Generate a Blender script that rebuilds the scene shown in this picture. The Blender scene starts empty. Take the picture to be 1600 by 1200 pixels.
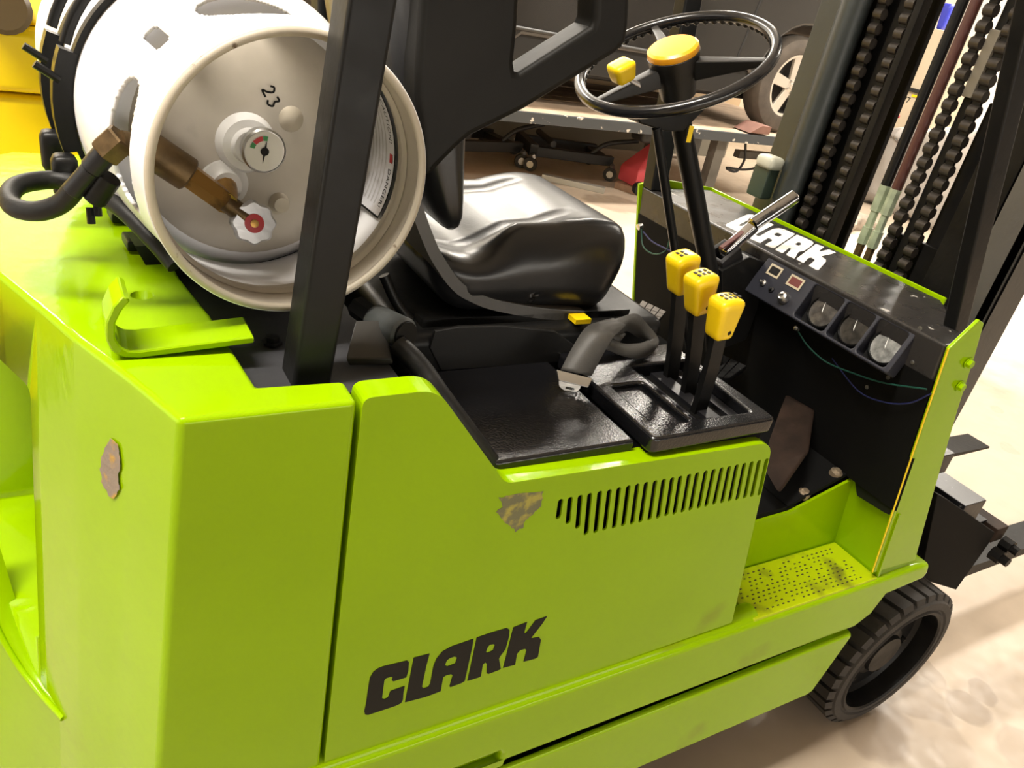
import bpy, bmesh, math, random
from mathutils import Vector, Matrix
random.seed(7)
SC = bpy.context.scene
COL = SC.collection
# ------------------------------------------------------------------ camera
F = 1202.0
CAM = Vector((0.0, -0.63, 1.628))
_a, _b, _c = 0.59930687, 0.4911973, 0.20814596
W = Vector((math.cos(_b)*math.sin(_a), math.cos(_b)*math.cos(_a), -math.sin(_b)))
_r = W.cross(Vector((0, 0, 1))).normalized(); _u = _r.cross(W)
R = _r*math.cos(_c) + _u*math.sin(_c)
U = -_r*math.sin(_c) + _u*math.cos(_c)
cam = bpy.data.cameras.new('camera'); cam.sensor_width = 36.0; cam.lens = F*36/1600
cam.clip_start = 0.02; cam.clip_end = 100
co = bpy.data.objects.new('camera', cam); COL.objects.link(co)
m = Matrix((R, U, -W)).transposed().to_4x4(); m.translation = CAM
co.matrix_world = m
SC.camera = co
# ------------------------------------------------------------------ light
wd = bpy.data.worlds.new('room_air'); SC.world = wd; wd.use_nodes = True
wd.node_tree.nodes['Background'].inputs[0].default_value = (1.0, 0.93, 0.84, 1)
wd.node_tree.nodes['Background'].inputs[1].default_value = 0.05
vs = SC.view_settings
vs.view_transform = 'Standard'; vs.look = 'None'; vs.gamma = 1.0; vs.exposure = 0.72; vs.use_curve_mapping = False
CEIL = 4.6
#   ceiling tube fixtures: (x, y, length, power); the fixtures themselves are built further down
FIX = [(-1.3, 0.0, 2.4, 190), (-1.0, 5.2, 2.4, 150), (1.8, 5.3, 2.4, 150), (4.5, 4.5, 2.6, 230),
       (6.8, 1.4, 2.4, 215), (10.6, 4.6, 2.4, 380)]
for i, (x, y, L, p) in enumerate(FIX):
    l = bpy.data.lights.new('tube_light', 'AREA'); l.shape = 'RECTANGLE'; l.size = L; l.size_y = 0.45
    l.energy = p; l.color = (1.0, 0.93, 0.82)
    o = bpy.data.objects.new('tube_light', l); COL.objects.link(o); o.location = (x, y, CEIL - 0.16)

#   daylight through the open roller door in the left wall (its opening is built with the room)
DOOR = (-5.3, 1.2, 2.0, 4.6, 3.6)      # x, centre y, centre z, width, height
l = bpy.data.lights.new('door_daylight', 'AREA'); l.shape = 'RECTANGLE'; l.size = DOOR[4]; l.size_y = DOOR[3]; l.energy = 5; l.color = (0.93, 0.97, 1.0)
o = bpy.data.objects.new('door_daylight', l); COL.objects.link(o); o.location = (DOOR[0]+0.05, DOOR[1], DOOR[2]); o.rotation_euler = (0, math.radians(-90), 0)

#   added fill light in the near wall, unseen, brightens the truck's side panel
FILL = (1.6, -4.95, 1.05, 5.6, 1.2)     # centre x, y, centre z, width, height
l = bpy.data.lights.new('side_fill', 'AREA'); l.shape = 'RECTANGLE'; l.size = FILL[3]; l.size_y = FILL[4]; l.energy = 40; l.color = (1.0, 0.97, 0.90)
o = bpy.data.objects.new('side_fill', l); COL.objects.link(o); o.location = (FILL[0], FILL[1]+0.03, FILL[2]); o.rotation_euler = (math.radians(90), 0, 0)

# ------------------------------------------------------------------ helpers
def at(px, py, ax, val):
    """point of the viewing ray through photo pixel (px,py) on the world plane axis=val"""
    d = W + R*((px-800)/F) - U*((py-600)/F)
    t = (val-CAM[ax])/d[ax]
    return CAM + d*t
def atp(px, py, P, n):
    n = Vector(n); d = W + R*((px-800)/F) - U*((py-600)/F)
    return CAM + d*((Vector(P)-CAM).dot(n)/d.dot(n))

def wloc(o):
    v = o.location.copy()
    while o.parent: o = o.parent; v += o.location
    return v
def put(name, me, mat, parent=None, smooth=None, wn=False):
    """mesh given in world coordinates -> object with its origin at the middle of its foot"""
    if len(me.vertices):
        xs = [v.co for v in me.vertices]
        c = Vector(((min(v.x for v in xs)+max(v.x for v in xs))/2, (min(v.y for v in xs)+max(v.y for v in xs))/2, min(v.z for v in xs)))
        me.transform(Matrix.Translation(-c))
    else: c = Vector()
    o = bpy.data.objects.new(name, me); COL.objects.link(o)
    if mat: me.materials.clear(); me.materials.append(mat)
    if parent: o.parent = parent; o.location = c - wloc(parent)
    else: o.location = c
    if smooth is not None:
        me.polygons.foreach_set('use_smooth', [True]*len(me.polygons))
        if smooth < 180: me.set_sharp_from_angle(angle=math.radians(smooth))
    if wn:
        md = o.modifiers.new('wn', 'WEIGHTED_NORMAL'); md.keep_sharp = True
    return o
def twin(o, delta, parent=None):
    c = o.copy(); COL.objects.link(c); c.location = o.location + Vector(delta)
    if parent: c.parent = parent
    return c
def empty(name, loc):
    o = bpy.data.objects.new(name, None); COL.objects.link(o); o.location = loc; o.empty_display_size = 0.1; return o
def tag(o, label=None, cat=None, group=None, kind=None):
    if label: o['label'] = label
    if cat: o['category'] = cat
    if group: o['group'] = group
    if kind: o['kind'] = kind
    return o
def mesh_of(bm):
    bmesh.ops.recalc_face_normals(bm, faces=bm.faces[:])
    me = bpy.data.meshes.new('m'); bm.to_mesh(me); bm.free(); return me
def hull(name, pts, mat, parent, bev=0.0, seg=2):
    bm = bmesh.new()
    for p in pts: bm.verts.new(p)
    bmesh.ops.convex_hull(bm, input=bm.verts[:])
    bmesh.ops.dissolve_limit(bm, angle_limit=0.02, verts=bm.verts[:], edges=bm.edges[:])
    if bev: bmesh.ops.bevel(bm, geom=bm.edges[:], offset=bev, segments=seg, profile=0.5, affect='EDGES', clamp_overlap=True)
    return put(name, mesh_of(bm), mat, parent, 40, bool(bev))
def box(name, lo, hi, mat, parent=None, bev=0.0, seg=2):
    return hull(name, [(x, y, z) for x in (lo[0], hi[0]) for y in (lo[1], hi[1]) for z in (lo[2], hi[2])], mat, parent, bev, seg)
def slab(name, P, n, th, mat, parent, bev=0.0, seg=2):
    """polygon of world points pushed by th along n (any outline, no holes)"""
    n = Vector(n).normalized()*th
    bm = bmesh.new(); vs_ = [bm.verts.new(p) for p in P]; f = bm.faces.new(vs_)
    r = bmesh.ops.extrude_face_region(bm, geom=[f])
    bmesh.ops.translate(bm, verts=[v for v in r['geom'] if isinstance(v, bmesh.types.BMVert)], vec=n)
    if bev:
        bmesh.ops.recalc_face_normals(bm, faces=bm.faces[:])
        bmesh.ops.bevel(bm, geom=bm.edges[:], offset=bev, segments=seg, profile=0.5, affect='EDGES', clamp_overlap=True)
    return put(name, mesh_of(bm), mat, parent, 40, bool(bev))
def plate(name, outer, holes, fr, th, mat, parent, bev=0.0, res=2):
    """flat plate with holes: 2-D outlines in the frame fr=(origin, u, v, n); thickness th runs along -n from the plane"""
    cu = bpy.data.curves.new('c', 'CURVE'); cu.dimensions = '2D'; cu.fill_mode = 'BOTH'
    cu.extrude = max(th/2-bev, 0.00005); cu.bevel_depth = bev; cu.bevel_resolution = res; cu.offset = -bev
    for L in [outer]+list(holes):
        s = cu.splines.new('POLY'); s.points.add(len(L)-1); s.use_cyclic_u = True
        for q, p in zip(s.points, L): q.co = (p[0], p[1], 0, 1)
    o = bpy.data.objects.new('c', cu); COL.objects.link(o)
    dg = bpy.context.evaluated_depsgraph_get()
    me = bpy.data.meshes.new_from_object(o.evaluated_get(dg))
    bpy.data.objects.remove(o); bpy.data.curves.remove(cu)
    O, u, v, n = [Vector(q) for q in fr]
    mt = Matrix((u, v, n)).transposed().to_4x4(); mt.translation = O - n*(th/2)
    me.transform(mt)
    if mt.determinant() < 0: me.flip_normals()
    return put(name, me, mat, parent, 35, bev > 0)
def smoothpath(P, k=6, closed=False):
    P = [Vector(p) for p in P]; n = len(P); out = []
    for i in range(n if closed else n-1):
        p0 = P[(i-1) % n] if closed or i > 0 else P[i]*2-P[i+1]
        p1 = P[i]; p2 = P[(i+1) % n]
        p3 = P[(i+2) % n] if closed or i+2 < n else P[i+1]*2-P[i]
        for j in range(k):
            t = j/k
            out.append(0.5*((2*p1)+(p2-p0)*t+(2*p0-5*p1+4*p2-p3)*t*t+(3*p1-p0-3*p2+p3)*t**3))
    if not closed: out.append(P[-1])
    return out
def tube_bm(bm, P, r, n=12, closed=False, flat=None, up=None):
    """swept tube; r float or list; flat=(w,h) sweeps a flat strap instead"""
    P = [Vector(p) for p in P]; N = len(P)
    rad = r if isinstance(r, (list, tuple)) else [r]*N
    T = []
    for i in range(N):
        if closed: t = P[(i+1) % N]-P[i-1]
        else: t = P[min(i+1, N-1)]-P[max(i-1, 0)]
        T.append(t.normalized() if t.length > 1e-9 else Vector((0, 0, 1)))
    ref = Vector(up) if up else (Vector((0, 0, 1)) if abs(T[0].z) < 0.9 else Vector((1, 0, 0)))
    nv = (ref-T[0]*ref.dot(T[0])).normalized(); rings = []
    for i in range(N):
        src = Vector(up) if up else nv
        nv = (src-T[i]*src.dot(T[i])).normalized(); bv = T[i].cross(nv)
        if flat:
            w_, h_ = flat
            ring = [P[i]+bv*(sx*w_/2)+nv*(sz*h_/2) for sx, sz in ((-1, -1), (1, -1), (1, 1), (-1, 1))]
        else:
            ring = [P[i]+(nv*math.cos(2*math.pi*k/n)+bv*math.sin(2*math.pi*k/n))*rad[i] for k in range(n)]
        rings.append([bm.verts.new(q) for q in ring])
    m_ = len(rings[0])
    for i in range(N if closed else N-1):
        A, B = rings[i], rings[(i+1) % N]
        for k in range(m_): bm.faces.new((A[k], A[(k+1) % m_], B[(k+1) % m_], B[k]))
    if not closed:
        bm.faces.new(rings[0][::-1]); bm.faces.new(rings[-1])
def tube(name, P, r, mat, parent=None, n=12, closed=False, flat=None, up=None, k=0):
    if k: 
        P = smoothpath(P, k, closed)
    bm = bmesh.new(); tube_bm(bm, P, r, n, closed, flat, up)
    return put(name, mesh_of(bm), mat, parent, 50)
def frame(ax):
    a = Vector(ax).normalized(); ref = Vector((0, 0, 1)) if abs(a.z) < 0.9 else Vector((1, 0, 0))
    u = ref.cross(a).normalized(); return u, a.cross(u), a
def lathe_bm(bm, prof, O, ax, n=40, cap=True):
    u, v, a = frame(ax); O = Vector(O); rings = []
    for (r, h) in prof:
        if r < 1e-6: rings.append([bm.verts.new(O+a*h)])
        else: rings.append([bm.verts.new(O+a*h+(u*math.cos(2*math.pi*k/n)+v*math.sin(2*math.pi*k/n))*r) for k in range(n)])
    for A, B in zip(rings, rings[1:]):
        for k in range(n):
            if len(A) == 1 and len(B) == 1: break
            if len(A) == 1: bm.faces.new((A[0], B[k], B[(k+1) % n]))
            elif len(B) == 1: bm.faces.new((A[k], A[(k+1) % n], B[0]))
            else: bm.faces.new((A[k], A[(k+1) % n], B[(k+1) % n], B[k]))
    if cap:
        for r_ in (rings[0], rings[-1]):
            if len(r_) > 1: bm.faces.new(r_)
def lathe(name, prof, O, ax, mat, parent=None, n=40, cap=True, sm=35):
    bm = bmesh.new(); lathe_bm(bm, prof, O, ax, n, cap); return put(name, mesh_of(bm), mat, parent, sm)
def rod(name, A, B, r, mat, parent=None, n=14, bev=0.0):
    A = Vector(A); B = Vector(B); h = (B-A).length; r2 = r
    pr = [(r, 0), (r, h)] if not bev else [(r-bev, 0), (r, bev), (r, h-bev), (r-bev, h)]
    return lathe(name, pr, A, B-A, mat, parent, n)
def rbox(name, c, half, r, mat, parent=None, n=8, warp=None, rot=None, sm=180):
    """rounded box from a gridded cube, optional warp(local)->local and rotation"""
    bm = bmesh.new(); c = Vector(c); half = Vector(half)
    idx = {}
    def V(i, j, k):
        if (i, j, k) not in idx:
            p = Vector((2*i/n-1, 2*j/n-1, 2*k/n-1))
            p = Vector((p.x*half.x, p.y*half.y, p.z*half.z))
            q = Vector([max(-(h-r), min(h-r, a)) for a, h in zip(p, half)])
            d = p-q
            if d.length > 1e-9: p = q+d.normalized()*r
            idx[(i, j, k)] = p
        return (i, j, k)
    faces = []
    for a in range(n):
        for b in range(n):
            for s in (0, n):
                faces += [[V(s, a, b), V(s, a+1, b), V(s, a+1, b+1), V(s, a, b+1)],
                          [V(a, s, b), V(a+1, s, b), V(a+1, s, b+1), V(a, s, b+1)],
                          [V(a, b, s), V(a+1, b, s), V(a+1, b+1, s), V(a, b+1, s)]]
    vm = {}
    for key, p in idx.items():
        q = Vector(warp(p.copy())) if warp else p
        if rot: q = rot @ q
        vm[key] = bm.verts.new(c+q)
    for f in faces: bm.faces.new([vm[k] for k in f])
    return put(name, mesh_of(bm), mat, parent, sm)
def join_boxes(name, items, mat, parent):
    bm = bmesh.new()
    for lo, hi in items:
        vs_ = [bm.verts.new((x, y, z)) for x in (lo[0], hi[0]) for y in (lo[1], hi[1]) for z in (lo[2], hi[2])]
        for q in ((0, 1, 3, 2), (4, 6, 7, 5), (0, 4, 5, 1), (2, 3, 7, 6), (0, 2, 6, 4), (1, 5, 7, 3)):
            bm.faces.new([vs_[i] for i in q])
    return put(name, mesh_of(bm), mat, parent)

# ------------------------------------------------------------------ materials
def mat(name, col, rough=0.5, metal=0.0, bump=0.0, bscale=60, var=0.0, vscale=6, col2=None, rvar=0.0, coat=0.0, spec=0.5, c2lo=0.55, c2hi=0.7, c2scale=9, emit=None, sheen=0.0):
    M = bpy.data.materials.new(name); M.use_nodes = True; nt = M.node_tree; b = nt.nodes['Principled BSDF']
    b.inputs['Base Color'].default_value = (*col, 1); b.inputs['Roughness'].default_value = rough
    b.inputs['Metallic'].default_value = metal; b.inputs['Coat Weight'].default_value = coat
    b.inputs['Coat Roughness'].default_value = 0.12
    b.inputs['Specular IOR Level'].default_value = spec
    tc = nt.nodes.new('ShaderNodeTexCoord'); L = nt.links.new
    def noise(sc, det=4):
        q = nt.nodes.new('ShaderNodeTexNoise'); q.inputs['Scale'].default_value = sc; q.inputs['Detail'].default_value = det
        L(tc.outputs['Object'], q.inputs['Vector']); return q
    cur = None
    if var:
        q = noise(vscale); h = nt.nodes.new('ShaderNodeHueSaturation'); h.inputs['Color'].default_value = (*col, 1)
        mr = nt.nodes.new('ShaderNodeMapRange'); mr.inputs[1].default_value = 0.3; mr.inputs[2].default_value = 0.7
        mr.inputs[3].default_value = 1-var; mr.inputs[4].default_value = 1+var
        L(q.outputs['Fac'], mr.inputs[0]); L(mr.outputs[0], h.inputs['Value']); cur = h.outputs[0]
    if col2:
        q = noise(c2scale, 7); cr = nt.nodes.new('ShaderNodeMapRange')
        cr.inputs[1].default_value = c2lo; cr.inputs[2].default_value = c2hi; L(q.outputs['Fac'], cr.inputs[0])
        mx = nt.nodes.new('ShaderNodeMixRGB'); L(cr.outputs[0], mx.inputs[0])
        if cur: L(cur, mx.inputs[1])
        else: mx.inputs[1].default_value = (*col, 1)
        mx.inputs[2].default_value = (*col2, 1); cur = mx.outputs[0]
    if cur: L(cur, b.inputs['Base Color'])
    if rvar:
        q = noise(14); mr = nt.nodes.new('ShaderNodeMapRange'); mr.inputs[1].default_value = 0.3; mr.inputs[2].default_value = 0.7
        mr.inputs[3].default_value = max(0.02, rough-rvar); mr.inputs[4].default_value = rough+rvar
        L(q.outputs['Fac'], mr.inputs[0]); L(mr.outputs[0], b.inputs['Roughness'])
    if bump:
        q = noise(bscale, 3); bp = nt.nodes.new('ShaderNodeBump'); bp.inputs['Strength'].default_value = bump; bp.inputs['Distance'].default_value = 0.16/bscale
        L(q.outputs['Fac'], bp.inputs['Height']); L(bp.outputs[0], b.inputs['Normal'])
    if emit:
        b.inputs['Emission Color'].default_value = (*col, 1); b.inputs['Emission Strength'].default_value = emit
    return M
LIME = mat('lime_paint', (0.245, 0.415, 0.0003), 0.13, spec=0.19, bump=0.10, bscale=45, var=0.05, vscale=3, rvar=0.06, col2=(0.20, 0.25, 0.008), c2lo=0.66, c2hi=0.85, c2scale=5)
LIMEDIRTLIT = mat('lime_paint_dirty_lit', (0.42, 0.52, 0.001), 0.4, bump=0.15, bscale=50, col2=(0.12, 0.11, 0.015), c2lo=0.56, c2hi=0.75, c2scale=14)  # dirt in patches; base raised, light on the step put into the colour
BLK = mat('black_gloss_paint', (0.006, 0.006, 0.007), 0.17, spec=0.5, bump=1.0, bscale=280, rvar=0.08)
BLKM = mat('black_satin_paint', (0.007, 0.007, 0.007), 0.40, spec=0.2, bump=0.15, bscale=90, rvar=0.1)
BLKW = mat('black_worn_paint', (0.012, 0.012, 0.014), 0.36, spec=0.3, bump=0.2, bscale=70, col2=(0.25, 0.24, 0.23), c2lo=0.68, c2hi=0.72, c2scale=24)
DASH = mat('dash_top_paint', (0.028, 0.026, 0.025), 0.30, spec=0.35, bump=0.2, bscale=80, col2=(0.45, 0.43, 0.40), c2lo=0.685, c2hi=0.70, c2scale=22, rvar=0.08)
PLAST = mat('black_plastic', (0.010, 0.0095, 0.009), 0.4, spec=0.35, bump=0.25, bscale=200)
BROWNBLK = mat('worn_black_plastic', (0.008, 0.0075, 0.0065), 0.5, spec=0.16, bump=0.12, bscale=40, var=0.25, vscale=9)
VINYL = mat('black_vinyl', (0.011, 0.011, 0.012), 0.30, bump=0.18, bscale=220)
GREYEDGE = mat('grey_rubber_edge', (0.085, 0.082, 0.08), 0.6, bump=0.2, bscale=90)
RUBBER = mat('tyre_rubber', (0.030, 0.026, 0.023), 0.75, bump=0.4, bscale=60, var=0.3, vscale=14)
HOSE = mat('hose_rubber', (0.006, 0.006, 0.006), 0.5, spec=0.3, bump=0.4, bscale=160, col2=(0.16, 0.15, 0.14), c2lo=0.70, c2hi=0.74, c2scale=30)
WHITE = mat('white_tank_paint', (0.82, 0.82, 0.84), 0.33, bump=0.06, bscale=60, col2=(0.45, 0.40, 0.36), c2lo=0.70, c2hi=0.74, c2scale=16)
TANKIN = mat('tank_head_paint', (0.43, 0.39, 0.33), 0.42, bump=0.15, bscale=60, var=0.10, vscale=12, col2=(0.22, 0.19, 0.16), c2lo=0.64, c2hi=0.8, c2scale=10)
RIMW = mat('tank_rim_paint', (0.42, 0.375, 0.30), 0.45, bump=0.2, bscale=80, col2=(0.12, 0.08, 0.05), c2lo=0.66, c2hi=0.70, c2scale=40)
BRASS = mat('brass', (0.42, 0.24, 0.07), 0.36, 1.0, bump=0.3, bscale=80, col2=(0.10, 0.07, 0.04), c2lo=0.5, c2hi=0.7, c2scale=40)
BRONZE = mat('tarnished_brass', (0.13, 0.085, 0.040), 0.5, 0.8, bump=0.4, bscale=80, var=0.4, vscale=40)
STEEL = mat('steel', (0.55, 0.54, 0.52), 0.32, 1.0, bump=0.2, bscale=80)
ALU = mat('cast_aluminium', (0.55, 0.55, 0.57), 0.38, 0.9, bump=0.2, bscale=120)
CHROME = mat('chrome', (0.38, 0.38, 0.40), 0.12, 1.0, bump=0.1, bscale=60)
YEL = mat('yellow_plastic', (0.82, 0.57, 0.003), 0.34, bump=0.05, bscale=80, var=0.05, vscale=20)
ORNG = mat('amber_plastic', (0.85, 0.38, 0.012), 0.3)
RED = mat('red_enamel', (0.42, 0.015, 0.02), 0.4)
GREEN = mat('green_print', (0.03, 0.22, 0.06), 0.5)
INK = mat('black_ink', (0.006, 0.006, 0.006), 0.5, spec=0.15)
INTB = mat('cab_interior_black', (0.006, 0.006, 0.006), 0.7, spec=0.06)
WINK = mat('white_print', (0.85, 0.83, 0.80), 0.5, col2=(0.12, 0.11, 0.11), c2lo=0.64, c2hi=0.68, c2scale=30)
PAPER = mat('label_paper', (0.62, 0.62, 0.66), 0.5, col2=(0.40, 0.36, 0.33), c2lo=0.52, c2hi=0.72, c2scale=20)
GREASE = mat('greasy_mast_steel', (0.006, 0.0055, 0.005), 0.45, spec=0.14, bump=0.3, bscale=60, var=0.5, vscale=10)
MASTGR = mat('grey_green_mast_paint', (0.020, 0.024, 0.023), 0.4, bump=0.2, bscale=60, var=0.2, vscale=5)
MASTLIT = mat('lit_mast_face', (0.060, 0.056, 0.050), 0.5, bump=0.2, bscale=60, var=0.15, vscale=5)  # lighter mast grey: light on the near rail face put into the colour
CHAIN = mat('chain_steel', (0.036, 0.030, 0.025), 0.42, 0.5, bump=0.3, bscale=120, var=0.4, vscale=30)
FITGR = mat('green_hose_fitting', (0.36, 0.42, 0.30), 0.4, 0.4, bump=0.3, bscale=100, var=0.3, vscale=30)
RUSTH = mat('maroon_hose', (0.055, 0.016, 0.012), 0.45)
RUSTP = mat('rusty_pedal', (0.022, 0.013, 0.009), 0.7, spec=0.15, bump=0.4, bscale=80, var=0.4, vscale=20)
CHIP = mat('bare_rusty_metal', (0.20, 0.16, 0.13), 0.6, bump=0.6, bscale=90, col2=(0.42, 0.24, 0.02), c2lo=0.50, c2hi=0.62, c2scale=45)
CHIPG = mat('scraped_paint', (0.13, 0.13, 0.06), 0.6, bump=0.6, bscale=110, col2=(0.33, 0.30, 0.05), c2lo=0.48, c2hi=0.60, c2scale=50)
WEB = mat('belt_webbing', (0.045, 0.042, 0.038), 0.55, bump=0.6, bscale=400)
FLOOR = None
WOOD = mat('deck_plank', (0.42, 0.31, 0.22), 0.7, bump=0.3, bscale=30, var=0.25, vscale=4)
CHIPGREY = mat('chipped_grey_paint', (0.040, 0.046, 0.052), 0.5, col2=(0.55, 0.52, 0.46), c2lo=0.64, c2hi=0.67, c2scale=14)
POSTGR = mat('grey_brown_post', (0.085, 0.078, 0.066), 0.6, var=0.3, vscale=5)
CARP = mat('charcoal_car_paint', (0.020, 0.019, 0.018), 0.24, coat=0.5, var=0.15, vscale=2)
CARDK = mat('car_black_trim', (0.008, 0.008, 0.008), 0.55)
CARTRIM = mat('car_grey_trim', (0.035, 0.034, 0.033), 0.5)
TYREBR = mat('dusty_tyre', (0.075, 0.062, 0.050), 0.8, bump=0.4, bscale=40, var=0.25, vscale=8)
ALLOY = mat('alloy_wheel', (0.62, 0.57, 0.50), 0.33, 0.4)
YMACH = mat('yellow_machine_paint', (0.90, 0.64, 0.0), 0.4, var=0.08, vscale=3)
WALL = mat('cream_wall', (0.66, 0.58, 0.45), 0.8, bump=0.1, bscale=20, var=0.05, vscale=1)
WALLW = mat('white_wall', (0.88, 0.86, 0.82), 0.8, bump=0.1, bscale=20)
BEIGE = mat('beige_cabinet_paint', (0.50, 0.42, 0.31), 0.5, var=0.04)
CEILM = mat('ceiling_board', (0.55, 0.52, 0.47), 0.9)
TUBE = mat('tube_glow', (1.0, 0.93, 0.82), 0.5, emit=9)
SHEET = mat('plastic_sheet', (0.34, 0.32, 0.30), 0.35, bump=0.6, bscale=12)
BLUE = mat('blue_plastic', (0.03, 0.04, 0.40), 0.4)
PINK = mat('red_cover', (0.45, 0.05, 0.06), 0.5)
ORANGE = mat('orange_plastic', (0.55, 0.16, 0.02), 0.5)
TAN2 = mat('tan_wall', (0.50, 0.36, 0.22), 0.8, var=0.06, vscale=1.5)
TAN = mat('tan_board', (0.42, 0.27, 0.13), 0.7, var=0.1, vscale=3)
GREYBLK = mat('grey_block', (0.30, 0.29, 0.28), 0.5)
def floor_mat():
    M = mat('concrete_floor', (0.48, 0.39, 0.30), 0.50, bump=0.02, bscale=30, var=0.07, vscale=1.1, rvar=0.10, col2=(0.35, 0.275, 0.205), c2lo=0.55, c2hi=0.80, c2scale=2.2)
    nt = M.node_tree; b = nt.nodes['Principled BSDF']; L = nt.links.new
    geo = nt.nodes.new('ShaderNodeNewGeometry')
    nz = nt.nodes.new('ShaderNodeTexNoise'); nz.inputs['Scale'].default_value = 6; L(geo.outputs['Position'], nz.inputs['Vector'])
    mp = nt.nodes.new('ShaderNodeVectorMath'); mp.operation = 'MULTIPLY_ADD'; mp.inputs[1].default_value = (0.16,)*3; mp.inputs[2].default_value = (-0.08,)*3
    L(nz.outputs['Color'], mp.inputs[0])
    ad = nt.nodes.new('ShaderNodeVectorMath'); L(geo.outputs['Position'], ad.inputs[0]); L(mp.outputs[0], ad.inputs[1])
    cur = b.inputs['Base Color'].links[0].from_socket
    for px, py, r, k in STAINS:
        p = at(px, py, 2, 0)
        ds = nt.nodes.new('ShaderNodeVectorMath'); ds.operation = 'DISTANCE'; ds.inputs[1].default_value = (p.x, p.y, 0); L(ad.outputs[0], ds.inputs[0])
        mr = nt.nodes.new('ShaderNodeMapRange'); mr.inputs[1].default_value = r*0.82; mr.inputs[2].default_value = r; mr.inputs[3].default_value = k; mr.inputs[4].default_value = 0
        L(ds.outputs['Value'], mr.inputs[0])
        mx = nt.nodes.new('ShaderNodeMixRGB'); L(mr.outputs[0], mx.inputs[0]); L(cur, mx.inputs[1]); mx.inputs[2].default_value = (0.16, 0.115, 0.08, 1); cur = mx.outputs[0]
    L(cur, b.inputs['Base Color'])
    return M
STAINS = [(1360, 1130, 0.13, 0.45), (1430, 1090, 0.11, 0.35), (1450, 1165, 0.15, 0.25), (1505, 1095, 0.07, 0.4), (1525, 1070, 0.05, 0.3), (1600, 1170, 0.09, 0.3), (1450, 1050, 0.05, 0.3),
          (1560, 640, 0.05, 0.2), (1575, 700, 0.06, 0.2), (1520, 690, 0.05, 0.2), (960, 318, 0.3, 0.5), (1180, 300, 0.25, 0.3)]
FLOOR = floor_mat()
exec_order = None

# ------------------------------------------------------------------ the room
tag(box('floor', (-6, -5, -0.1), (15, 11, 0.0), FLOOR), kind='structure')
tag(box('wall_far', (-6, 6.62, 0), (7.4, 6.8, 1.25), TAN2), kind='structure')
tag(box('wall_upper', (-6, 6.62, 1.25), (7.4, 6.8, 5), WALLW), kind='structure')
tag(box('baseboard_far', (-6, 6.60, 0), (7.4, 6.63, 0.30), mat('grey_dado', (0.17, 0.155, 0.12), 0.7)), kind='structure')
tag(box('wall_back', (7.2, 10.0, 0), (15, 10.2, 5), WALL), kind='structure')
tag(box('wall_jog', (7.2, 6.8, 0), (7.4, 10.0, 5), WALL), kind='structure')
tag(box('wall_near', (-6, -5.2, 0), (15, -5.0, 5), mat('dark_wall', (0.10, 0.09, 0.08), 0.8)), kind='structure')
wn_ = tag(box('side_fill_panel', (FILL[0]-FILL[3]/2, -5.0, FILL[2]-FILL[4]/2), (FILL[0]+FILL[3]/2, -4.97, FILL[2]+FILL[4]/2), mat('side_fill_pane', (1.0, 0.97, 0.9), 0.5, emit=0.5)), kind='structure')  # glowing face of the added fill light, no such window known
tag(box('wall_right', (13.6, -5, 0), (13.8, 10.0, 5), WALLW), kind='structure')
dy0, dy1, dz1 = DOOR[1]-DOOR[3]/2, DOOR[1]+DOOR[3]/2, DOOR[2]+DOOR[4]/2
wl = tag(plate('wall_left', [(-5, 0), (10, 0), (10, 5), (-5, 5)], [[(dy0, 0.02), (dy1, 0.02), (dy1, dz1), (dy0, dz1)]], ((-5.35, 0, 0), (0, 1, 0), (0, 0, 1), (1, 0, 0)), 0.2, WALL, None), kind='structure')
tag(box('door_1', (-5.75, dy0-0.1, 0), (-5.70, dy1+0.1, dz1+0.1), mat('daylight_outside', (0.93, 0.97, 1.0), 0.5, emit=0.3)), kind='structure')
tag(box('ceiling', (-6, -5, CEIL), (15, 11, CEIL+0.1), CEILM), kind='structure')
FIXL = ['above the counterweight of the green forklift', 'above the yellow lift truck', 'above the rear of the charcoal car', 'above the bonnet of the charcoal car', 'above the bare floor ahead of the forks', 'above the beige cabinet']
for i, (x, y, L, p) in enumerate(FIX):
    e = empty('ceiling_light', (x, y, CEIL-0.12))
    tag(e, 'white twin-tube ceiling light ' + FIXL[i], 'light', 'ceiling tube lights')
    hull('fixture_body', [(x+sx*L/2, y+sy*w_, z) for sx in (-1, 1) for sy in (-1, 1) for w_, z in ((0.12, CEIL-0.03), (0.20, CEIL-0.09))], WALLW, e)
    for s in (-0.08, 0.08): rod('light_tube', (x-L/2+0.03, y+s, CEIL-0.115), (x+L/2-0.03, y+s, CEIL-0.115), 0.018, TUBE, e, 8)

# ================================================================== THE FORKLIFT
FK = empty('forklift', (0.8, 0.42, 0)); tag(FK, 'lime green forklift truck with black controls filling the foreground', 'forklift')
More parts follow.
